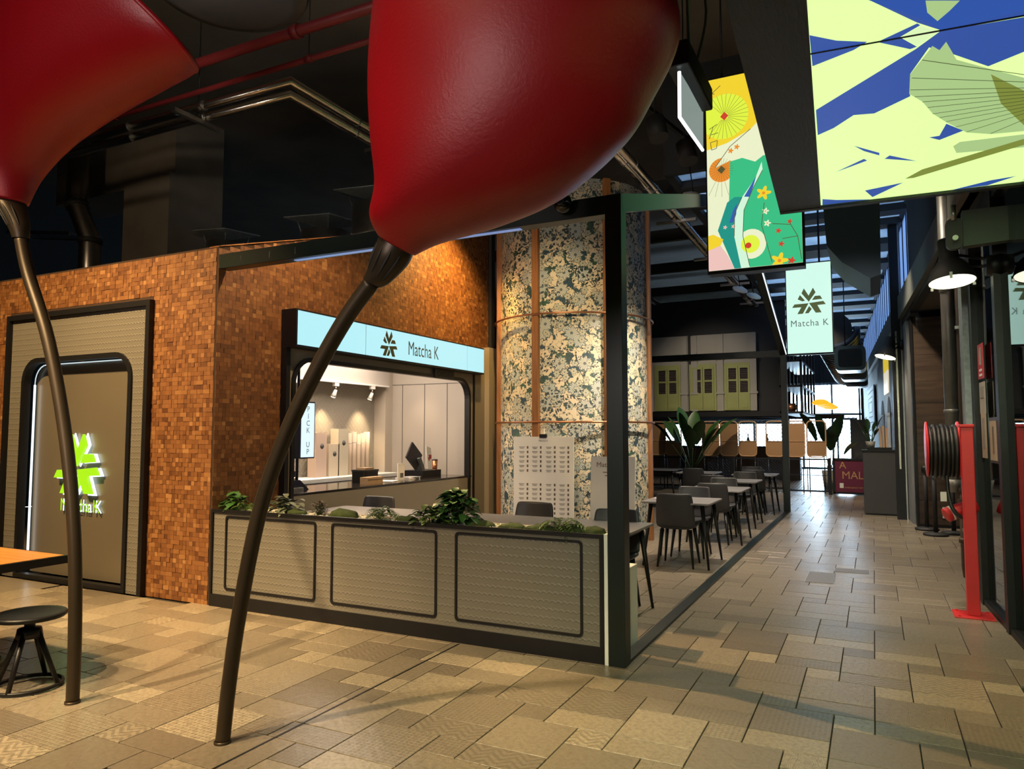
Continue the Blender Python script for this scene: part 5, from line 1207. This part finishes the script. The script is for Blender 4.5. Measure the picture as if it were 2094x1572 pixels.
mesh_panel(gt, -2.06, -1.02, 20.0, .06, .90, mat('navy_black_metal', (.012, .016, .024), .45, .3)); MB().b2((-2.1, 19.95, 0), (-2.03, 20.05, .92)).b2((-1.05, 19.95, 0), (-.98, 20.05, .92)).build('post', M['black'], gt)
bn = thing('banner_gate', 'purple banner gate lettered A MA above emergency exit notice', 'banner', (-.6, 20, 0))
MB().b2((-.95, 19.97, .03), (-.90, 20.03, .92)).b2((-.16, 19.97, .03), (-.11, 20.03, .92)).b2((-.95, 19.97, .86), (-.11, 20.03, .92)).b2((-.95, 19.97, .03), (-.11, 20.03, .08)).build('frame', M['black'], bn)
MB().b2((-.90, 19.985, .08), (-.16, 20.0, .86)).build('banner', mat('purple_banner', (.13, .012, .045), .6), bn)
PUI = mat('banner_tan', (.46, .26, .12), .6)
mb = MB(); put_text(mb, 'A', .24, (-.72, 19.983, .74), (1, 0, 0), (0, 0, 1), 1.0); put_text(mb, 'MAL', .27, (-.50, 19.983, .49), (1, 0, 0), (0, 0, 1), .95); put_text(mb, 'EMERGENCY EXIT', .055, (-.46, 19.983, .19), (1, 0, 0), (0, 0, 1), 1.0); mb.build('lettering', PUI, bn)
MB().b2((-.80, 19.982, .18), (-.71, 19.984, .30)).build('exit_icon', M['paper'], bn)
# rattan screens
for i, (cx_, lab) in enumerate(((-5.50, 'leftmost rattan screen half behind the papered column'), (-5.05, 'rattan screen just left of the potted palm'), (-4.02, 'first rattan screen right of the potted palm'), (-3.53, 'second rattan screen right of the potted palm'), (-3.04, 'third rattan screen right of the potted palm'), (-2.34, 'rattan screen behind the far green post'), (-1.84, 'rattan screen just right of the far green post'), (-1.33, 'rightmost rattan screen next to the banner gate'))):
    t = thing('rattan_screen', lab, 'screen', (cx_, 20.3, .9), group='round-topped rattan screens')
    MB().tube([(cx_+a, 20.3, b) for a, b in rrect(-.225, .225, .93, 1.86, .10, 5)], .018, 8, closed=True).build('frame', M['rattan'], t)
    MB().tube([(cx_-.22, 20.3, 1.33), (cx_+.22, 20.3, 1.33)], .012, 8).build('rail', M['rattan'], t)
    MB().b2((cx_-.22, 20.302, .95), (cx_+.22, 20.308, 1.33)).build('cane_panel', mat('woven_cane', (.30, .17, .08), .7, 0, .3, 60) if i == 0 else bpy.data.materials['woven_cane'], t)
    MB().b2((cx_-.22, 20.302, 1.33), (cx_+.22, 20.308, 1.80)).build('glass', M['canewindow'] if i in (1, 4, 5, 7) else bpy.data.materials['woven_cane'], t)
    for s_ in (-.18, .18): MB().tube([(cx_+s_, 20.3, .0), (cx_+s_, 20.3, .93)], .014, 6).build('leg', M['black'], t)
big_leaf_plant('large potted palm with upright broad leaves before the rattan screens', (-4.30, 19.2, 0), 14, 1.75, M['leaf'], True, pr_=.26, ph=.60)
big_leaf_plant('tall leafy palm silhouetted by the far window', (-1.12, 22.3, 0), 8, 1.8, M['leafdk'], True)
# facade panel
fa = thing('shophouse_facade', 'dim shophouse wall panel with yellow-green shuttered windows', 'wall panel', (-4.5, 22, 2.1))
FW = mat('aged_white_wall', (.34, .32, .28), .8, 0, .15, 1.5); FG = mat('yellow_green_paint', (.30, .32, .11), .6, 0, .15, 3)
FY = 22.0
MB().b2((-6.6, FY, 2.20), (-4.99, FY+.1, 4.50)).build('wall_board', FW, fa); MB().b2((-4.86, FY, 2.20), (-3.02, FY+.1, 4.50)).build('wall_board', FW, fa)
for xc in (-5.62, -4.55, -3.52):
    MB().ring(rrect(xc-.40, xc+.40, 2.22, 3.62, .001, 1), rrect(xc-.33, xc+.33, 2.26, 3.52, .001, 1), (0, FY, 0), (1, 0, 0), (0, 0, 1), .04).build('window_frame', FG, fa)
    for s_ in (-1, 1):
        lf = MB().ring(rrect(xc+s_*.165-.16, xc+s_*.165+.16, 2.26, 3.52, .001, 1), rrect(xc+s_*.165-.11, xc+s_*.165+.11, 2.74, 3.46, .001, 1), (0, FY-.002, 0), (1, 0, 0), (0, 0, 1), .05).build('shutter', FG, fa)
        MB().b2((xc+s_*.165-.11, FY-.03, 3.08), (xc+s_*.165+.11, FY-.01, 3.13)).build('mid_rail', FG, lf)
        MB().b2((xc+s_*.165-.10, FY-.06, 2.30), (xc+s_*.165+.10, FY-.05, 2.66)).build('panel', FG, lf)
        lo = MB().b2((xc+s_*.165-.11, FY-.006, 2.74), (xc+s_*.165+.11, FY-.002, 3.46))
        for q in range(14): lo.bar((xc+s_*.165-.11, FY-.015, 2.77+.05*q), (xc+s_*.165+.11, FY-.015, 2.77+.05*q), .035, .006, up=(0, .7, 1))
        lo.build('louvres', mat('dark_louvre', (.05, .035, .035), .7) if 'lv' not in M else M['lv'], lf); M['lv'] = bpy.data.materials['dark_louvre']
for xc in (-5.10, -4.03+.0, -3.09, -4.80): MB().b2((xc-.09, FY-.05, 2.2), (xc+.09, FY, 4.48)).b2((xc-.12, FY-.07, 3.72), (xc+.12, FY, 3.80)).b2((xc-.12, FY-.07, 2.70), (xc+.12, FY, 2.76)).build('pilaster', FW, fa)
MB().b2((-7, FY+.12, 2.0), (-2.2, FY+.3, 5.6)).build('wall_backdrop', M['darkwall'], kind='structure')
MB().b2((-7, FY-.12, 2.03), (-2.3, FY+.3, 2.18)).build('trim_7', M['black'], kind='structure')
# shelf rack
rk = thing('hanging_shelf_rack', 'tall black open shelf rack hanging above the far bar', 'shelf', (-2.0, 24, 2.1))
for yy in (21.4, 22.6, 23.8, 25.0, 26.2):
    MB().b2((-2.32, yy-.03, 2.10), (-2.26, yy+.03, 4.2)).b2((-1.78, yy-.03, 2.10), (-1.72, yy+.03, 4.2)).build('upright', M['black'], rk)
for z in (2.12, 2.85, 3.55, 4.18): MB().b2((-2.32, 21.37, z-.03), (-1.72, 26.23, z+.03)).build('shelf', M['black'], rk)
item('copper_pot', 'copper pot on the lowest rack shelf', 'pot', [('pot', MB().lathe([(0, 0), (.11, 0), (.14, .10), (.12, .22), (.10, .22), (0, .02)], (-2.05, 21.7, 2.15), 18), M['copper']), ('rim', MB().tube([(-2.05+.12*math.cos(2*PI*k/18), 21.7+.12*math.sin(2*PI*k/18), 2.37) for k in range(18)], .012, 6, closed=True), M['copper'])], (-2.05, 21.7, 2.15))
for k in range(4):
    t = thing('amber_pendant', ['nearest', 'second', 'third', 'farthest'][k]+' amber pendant lamp beside the shelf rack', 'lamp', (-1.40, 23.6+1.5*k, 2.45), group='amber pendant lamps')
    c = Vector((-1.40+.02*k, 23.6+1.5*k, 2.45)); MB().lathe([(.0, .12), (.10, .11), (.22, .05), (.25, 0), (.20, -.05), (.08, -.07), (0, -.07)], c, 24).build('shade', M['orangeglow'], t); MB().tube([c+Vector((0, 0, .12)), c+Vector((0, 0, 3.06))], .006, 6).build('cord', M['black'], t)
# bar behind the screens
ba = thing('far_bar', 'long brown bar counter behind the rattan screens', 'bar', (-5, 26, 0))
MB().b2((-9, 25.7, 0), (-2.2, 26.3, 1.05)).build('front', mat('brown_bar', (.10, .05, .025), .5, 0, .3, 2), ba); MB().b2((-9, 25.6, 1.05), (-2.1, 26.4, 1.10)).build('top', M['black'], ba)
bw = thing('lattice_screen', 'white and blue diamond lattice behind the far bar', 'screen', (-5, 28, 1.1)); mb = MB()
for k in range(60):
    xa = -9+.14*k; mb.bar((xa, 28, 1.0), (xa+1.1, 28, 2.1), .02, .02, up=(0, 1, 0)).bar((xa+1.1, 28, 1.0), (xa, 28, 2.1), .02, .02, up=(0, 1, 0))
mb.build('lattice', M['black'], bw); MB().b2((-9, 27.97, 2.05), (-.9, 28.03, 2.2)).build('rail', M['black'], bw)
bcol = [(.04, .10, .04), (.25, .03, .03), (.30, .25, .20), (.05, .05, .06)]
for k in range(9):
    x = -8.2+.62*k; col_ = bcol[k % 4]; nm = 'bottle_glass_%d' % (k % 4)
    mm = bpy.data.materials.get(nm) or mat(nm, col_, .15)
    item('bottle', ['first', 'second', 'third', 'fourth', 'fifth', 'sixth', 'seventh', 'eighth', 'ninth'][k]+' bottle from the left on the far bar', 'bottle', [('body', MB().lathe([(0, 0), (.05, 0), (.05, .24), (.018, .32), (.018, .40), (0, .40)], (x, 25.9, 1.10), 14), mm), ('cap', MB().lathe([(.02, .40), (.02, .43), (0, .43)], (x, 25.9, 1.10), 10), M['redpaint'])], (x, 25.9, 1.10), 'bottles on the far bar')
# right far wall art
ar = thing('arcade_panel', 'pale wall panel with three arched recesses on the right', 'wall panel', tuple(RP(-.05, 11.5, 0)))
PALE = mat('pale_plaster', (.40, .40, .36), .7, 0, .1, 2)
rw(MB().b2((-.06, 8.9, 0), (-.02, 15.6, 3.35))).build('wall_board', mat('pale_grey_board', (.34, .36, .37), .6, 0, .1, 2), ar)
for sc_, w_ in ((9.7, .95), (11.5, .95), (13.8, 1.1)):
    P_ = [(sc_-w_/2, .9), (sc_+w_/2, .9)]+[(sc_+w_/2*math.cos(PI*k/10), 1.95+.42*math.sin(PI*k/10)) for k in range(11)]
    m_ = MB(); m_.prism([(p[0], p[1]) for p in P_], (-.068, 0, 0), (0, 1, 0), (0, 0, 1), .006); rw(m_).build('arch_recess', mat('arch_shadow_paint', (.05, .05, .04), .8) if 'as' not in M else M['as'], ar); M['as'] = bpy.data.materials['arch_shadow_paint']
    rw(MB().b2((-.075, sc_-w_/2, .0), (-.068, sc_+w_/2, 1.95))).build('arch_door', PALE, ar); rw(MB().b2((-.085, sc_-w_/2-.1, 1.93), (-.06, sc_+w_/2+.1, 2.0))).build('arch_ledge', PALE, ar)
yb = thing('yellow_sign', 'tall yellow and white sign above the arches', 'sign', tuple(RP(-.1, 11.9, 2.4)))
rw(MB().b2((-.09, 11.2, 2.95), (-.065, 12.6, 3.5))).build('upper', emit('lit_yellow', (.80, .60, .05), .8), yb); rw(MB().b2((-.09, 11.2, 2.45), (-.065, 12.6, 2.95))).build('lower', emit('lit_cream', (.85, .78, .60), .8), yb)
bd_ = thing('blue_board', 'pale blue framed board on the far right wall', 'board', tuple(RP(-.1, 19, 1.7)))
rw(MB().b2((-.09, 17.3, 1.75), (-.06, 21.5, 3.0))).build('board', mat('pale_blue', (.30, .40, .46), .6), bd_)
for q in (.12, .3, .45): rw(MB().ring(rrect(17.3+q*2.6, 21.5-q*2.6, 1.75+q, 3.0-q, .001, 1), rrect(17.4+q*2.6, 21.4-q*2.6, 1.78+q, 2.97-q, .001, 1), (-.092, 0, 0), (0, 1, 0), (0, 0, 1), .008)).build('moulding', M['darkwall'], bd_)
fb = thing('grey_locker', 'plain grey locker near the far window', 'locker', (-.35, 24, 0))
MB().b2((-.62, 23.8, 0), (-.12, 24.3, 1.95)).build('body', mat('locker_grey', (.10, .105, .11), .5), fb); MB().b2((-.60, 23.785, .05), (-.14, 23.8, 1.9)).build('door', bpy.data.materials['locker_grey'], fb)
# ================================================================== CEILING SERVICES
def twin(label, pts, gap, r, clampY=None, clampX=None):
    t = thing('twin_ducts', label, 'ducts', pts[0]); 
    for k in (0, 1):
        q = [Vector(p)+Vector((gap*k if len(pts) == 2 else -gap*k, -gap*k*0+(gap*k if len(pts) > 2 else 0), -gap*.35*k)) for p in pts]
        MB().tube(q, r, 14).build('duct', M['chrome'], t)
        for i in range(len(q)-1):
            d = q[i+1]-q[i]; n = int(d.length/1.1)
            for j in range(1, n): c = q[i]+d*(j/n); MB().tube([c-d.normalized()*.012, c+d.normalized()*.012], r*1.06, 14).build('joint_band', M['steel'], t)
    return t
ZD = 5.4
t1 = twin('shiny twin ducts turning a corner above the mosaic wall', [(-9.6, 5.80, ZD), (-5.62, 5.80, ZD), (-5.62, 21, ZD)], .15, .055)
t2 = twin('shiny twin ducts running above the dining area', [(-3.06, 8.6, ZD), (-3.10, 24, ZD-.1)], .15, .055)
for (x, yy, horizontal, p) in ((-7.1, 5.85, False, t1), (-5.55, 7.5, True, t1), (-5.55, 11, True, t1), (-3.0, 12.5, True, t2), (-3.0, 15.5, True, t2), (-3.0, 18.5, True, t2), (-3.0, 21.5, True, t2)):
    if horizontal: MB().b2((x-.35, yy-.03, ZD-.16), (x+.35, yy+.03, ZD-.11)).build('bracket', M['steel'], p)
    else: MB().b2((x-.03, yy-.35, ZD-.16), (x+.03, yy+.35, ZD-.11)).build('bracket', M['steel'], p)
    MB().tube([(x, yy, ZD-.12), (x, yy, CZ)], .006, 6).build('hanger', M['black'], p)
for k, (z, yy, r, lab) in enumerate(((5.75, 5.55, .055, 'thick red sprinkler pipe overhead'), (5.55, 5.75, .03, 'thin dark red pipe below the thick sprinkler pipe'))):
    t = thing('sprinkler_pipe', lab, 'pipe', (-6, yy, z)); MB().tube([(-12, yy, z), (-.8, yy, z)], r, 12).build('pipe', M['redpipe'], t)
    for x in (-8.5, -5.3, -4.2): MB().tube([(x-.05, yy, z), (x+.05, yy, z)], r*1.35, 12).build('coupling', M['redpipe'], t); MB().tube([(x, yy, z), (x, yy, CZ)], .006, 5).build('hanger', M['black'], t)
t = thing('concrete_column', 'square concrete column rising behind the mosaic wall', 'column', (-10.9, 8.5, 0)); MB().b2((-11.5, 8.0, 0), (-10.35, 9.1, 5.9)).build('shaft', M['concrete'], t); MB().b2((-11.05, 8.1, 5.9), (-10.35, 9.1, CZ)).build('upper_shaft', M['concrete'], t); MB().b2((-13.6, 8.1, 5.8), (-11.05, 9.0, CZ)).build('beam', M['concrete'], t)
for (x, yy, r, top, lab) in ((-7.25, 8.3, .36, 4.72, 'small exhaust cowl with folded cap above the front beam'), (-6.28, 8.3, .38, 4.98, 'exhaust cowl half hidden by the big red flower'), (-9.78, 8.7, .32, 4.95, 'exhaust cowl right of the concrete column')):
    t = thing('exhaust_cowl', lab, 'cowl', (x, yy, 3.1), group='galvanised exhaust cowls')
    MB().tube([(x, yy, 3.06), (x, yy, top-.18)], r, 28).build('drum', M['steel'], t)
    q = r*1.2; P4 = [Vector((x-q, yy-q, top)), Vector((x+q, yy-q, top-.06)), Vector((x+q, yy+q, top)), Vector((x-q, yy+q, top+.04)), Vector((x, yy, top-.12))]
    MB().add(P4, [(0, 1, 4), (1, 2, 4), (2, 3, 4), (3, 0, 4)]).build('cap', M['galv'], t, solid=.015)
    for a in (.8, 2.4, 3.9, 5.5): MB().tube([(x+r*math.cos(a), yy+r*math.sin(a), top-.2), (x+r*1.15*math.cos(a), yy+r*1.15*math.sin(a), top-.03)], .008, 5).build('strut', M['steel'], t)
MB().b2((-9.5, 5.0, 3.05), (-5.6, 11, 3.12)).build('roof_shop', M['darkwall'], kind='structure')
t = thing('foil_elbow_duct', 'foil clad duct with angled elbow behind the mosaic wall', 'duct', (-12.3, 8, 3.1)); MB().tube([(-11.62, 7.5, 2), (-11.60, 7.5, 4.75), (-12.0, 7.5, 5.4), (-12.0, 7.5, CZ)], .17, 14).build('duct', mat('dull_foil', (.30, .28, .27), .3, 1.0, .3, 6, .4, 20), t); MB().tube([(-11.60, 7.5, 4.70), (-11.60, 7.5, 4.78)], .185, 14).build('band', M['blackmatt'], t); MB().tube([(-11.97, 7.5, 5.35), (-12.0, 7.5, 5.43)], .185, 14).build('band', M['blackmatt'], t)
t = thing('cable_ladder', 'cable ladder tray hung left of the foil duct', 'cable tray', (-13.6, 8.3, 5.3))
a, b = Vector((-15.6, 8.6, 5.62)), Vector((-12.9, 8.2, 5.15))
for oy in (-.25, .25): MB().bar(a+Vector((0, oy, 0)), b+Vector((0, oy, 0)), .03, .07).build('rail', M['steel'], t)
for k in range(24): c = a+(b-a)*(k+.5)/24; MB().b2((c.x-.03, c.y-.25, c.z-.01), (c.x+.03, c.y+.25, c.z+.01)).build('rung', M['steel'], t)
t = thing('dark_ceiling_disc', 'large dark round disc hanging between the two red flowers', 'disc', (-3.97, 3.55, 4.55)); MB().lathe([(0, 0), (.42, 0), (.52, .03), (.54, .07), (.50, .10), (0, .12)], (-3.97, 3.5, 4.62), 48).build('disc', mat('navy_black_disc', (.012, .014, .020), .5), t); MB().tube([(-3.97, 3.5, 4.73), (-3.97, 3.5, CZ)], .02, 8).build('rod', M['black'], t)
for (x, yy, z, lab) in ((-1.94, 9.0, 4.52, 'nearest small white disc lamp below the twin ducts'), (-2.02, 13.0, 4.05, 'middle small white disc lamp below the twin ducts'), (-1.93, 14.0, 4.10, 'farthest small white disc lamp below the twin ducts')):
    t = thing('disc_lamp', lab, 'lamp', (x, yy, z), group='small white disc lamps')
    Mt = Matrix.Rotation(.5, 3, 'X') @ Matrix.Rotation(.4, 3, 'Y')
    MB().lathe([(0, .05), (.06, .045), (.13, .012), (.135, 0), (.12, -.004), (0, .0)], (x, yy, z), 22, Mt).build('shade', M['white'], t); MB().tube([(x, yy, z+.04), (x-.05, yy+.05, z+.4), (x-.05, yy+.05, CZ if yy < 10 else 5.38)], .008, 6).build('rod', M['black'], t)
# small round ceiling speakers by the beam
for (x, yy, z, lab) in ((-2.15, 8.0, 5.15, 'nearer black can spotlight above the frame'), (-1.95, 8.6, 5.05, 'farther black can spotlight above the frame')):
    t = thing('can_spotlight', lab, 'spotlight', (x, yy, z), group='black can spotlights'); dv = Vector((.25, -.2, -1)).normalized()
    MB().tube([Vector((x, yy, z)), Vector((x, yy, z))+dv*.26], .11, 20).build('can', M['blackmatt'], t); MB().tube([(x, yy, z), (x, yy, CZ)], .008, 6).build('rod', M['black'], t)
MB().bar((-2.5, 7.3, 5.45), (-1.2, 13, 5.2), .05, .05).build('lighting_bar', M['black'], None, 'thin black lighting bar above the frame', 'lighting bar')
# big dark duct with ribs on the right
dk = thing('dark_soffit_duct', 'big dark blue soffit duct over the corridor', 'duct', (-.1, 10, 4.3))
MB().prism([(-.52, 4.9), (-.47, 3.95), (-.30, 3.72), (.02, 3.48), (.14, 3.52), (.16, 4.9)], (0, 10.0, 0), (1, 0, 0), (0, 0, 1), -1.4).build('body', mat('navy_soffit', (.045, .090, .155), .6, 0, .1, 1), dk)
MB().tube([(-.2, 10.3, 4.9), (-.2, 10.3, CZ)], .05, 8).build('hanger', M['black'], dk)
rd = thing('ribbed_duct', 'swooping ribbed black duct below the far ceiling', 'duct', (-.25, 20, 3.8)); RB = mat('blue_black_vinyl', (.035, .045, .065), .25, .2)
for k in range(18):
    yy = 18.0+.55*k; rr = .44-.004*k; zz = 3.95-.02*k
    pts = [(-.75+rr*1.1*math.cos(PI+PI*q/14), yy, zz+rr*math.sin(PI+PI*q/14)) for q in range(15)]
    MB().tube(pts, [.07]*15, 8).build('rib', RB, rd)
MB().tube([(-.75, 18.2, 3.95), (-.75, 27.5, 3.65)], .38, 20).build('liner', M['blackmatt'], rd)
for k in range(3):
    t = thing('duct_unit', ['nearest', 'middle', 'farthest'][k]+' boxed black air unit hanging from the ribbed duct', 'air unit', (-.1, 17+3.2*k, 3.1), group='boxed air units')
    yy = 16.8+3.0*k; MB().prism(rrect(-.30, .30, -.26, .26, .10, 4), (-.40, yy, 3.13), (1, 0, 0), (0, 0, 1), -.9).build('shell', RB, t); MB().prism(rrect(-.23, .23, -.19, .19, .07, 4), (-.40, yy-.005, 3.13), (1, 0, 0), (0, 0, 1), .01).build('grille', M['blackmatt'], t); MB().tube([(-.5, yy+.45, 3.38), (-.5, yy+.45, 3.52 if k else 5.38)], .012, 6).build('hanger', M['black'], t)
# ================================================================== LEFT FOREGROUND
tb = thing('cafe_table', 'honey coloured wooden tabletop with black edge at the left', 'table', (-5.4, 2.7, 0))
MB().b2((-6.1, 2.25, .728), (-4.775, 2.995, .752)).build('table_top', M['tablewood'], tb); MB().b2((-6.12, 2.23, .700), (-4.755, 3.015, .728)).b2((-6.12, 2.997, .728), (-4.755, 3.015, .750)).b2((-4.773, 2.23, .728), (-4.755, 2.997, .750)).build('edge_band', M['black'], tb)
MB().tube([(-5.45, 2.75, .03), (-5.45, 2.75, .70)], .04, 14).build('pedestal', M['black'], tb)
MB().lathe([(0, .028), (.12, .03), (.20, .022), (.235, .018), (.24, .0)], (-5.45, 2.78, 0), 32).build('foot_plate', mat('cast_iron', (.025, .032, .026), .5, .6, .3, 20), tb)
for r_ in (.10, .15, .20): MB().tube([(-5.45+r_*math.cos(2*PI*k/28), 2.78+r_*math.sin(2*PI*k/28), .027) for k in range(28)], .005, 6, closed=True).build('foot_ring', bpy.data.materials['cast_iron'], tb)
sl = thing('round_stool', 'black swivel stool with round seat and foot ring', 'stool', (-4.66, 2.74, 0)); SC = Vector((-4.68, 2.74, 0))
MB().lathe([(0, .418), (.19, .418), (.200, .428), (.200, .440), (.192, .448), (.17, .446), (0, .440)], SC, 36).build('seat', M['black'], sl)
MB().lathe([(.05, .418), (.045, .395), (.03, .39), (.03, .36), (.065, .355), (.075, .30), (.0, .30)], SC, 20).build('hub', M['black'], sl)
for k in range(4):
    a = .5+k*PI/2; MB().tube([SC+Vector((.05*math.cos(a), .05*math.sin(a), .34)), SC+Vector((.185*math.cos(a), .185*math.sin(a), .012))], [.017, .014], 8).build('leg', M['black'], sl)
MB().tube([SC+Vector((.185*math.cos(2*PI*k/36), .185*math.sin(2*PI*k/36), .016)) for k in range(36)], .012, 8, closed=True).build('foot_ring', M['black'], sl)
for (x0, x1, y0, y1, lab) in ((-.69, -.42, 8.24, 8.86, 'square grey steel floor hatch in the corridor'), (-.44, -.09, 8.98, 9.22, 'narrow grey steel floor cover beside the square hatch')):
    t = thing('floor_hatch', lab, 'floor hatch', ((x0+x1)/2, (y0+y1)/2, .001)); MB().b2((x0, y0, .0008), (x1, y1, .003)).build('plate', mat('hatch_grey_%d' % int(-x0*100), (.17, .165, .17), .5, .2), t)
    MB().b2((x0-.006, y0-.006, .0004), (x1+.006, y1+.006, .0012)).build('rim', M['steel'], t)
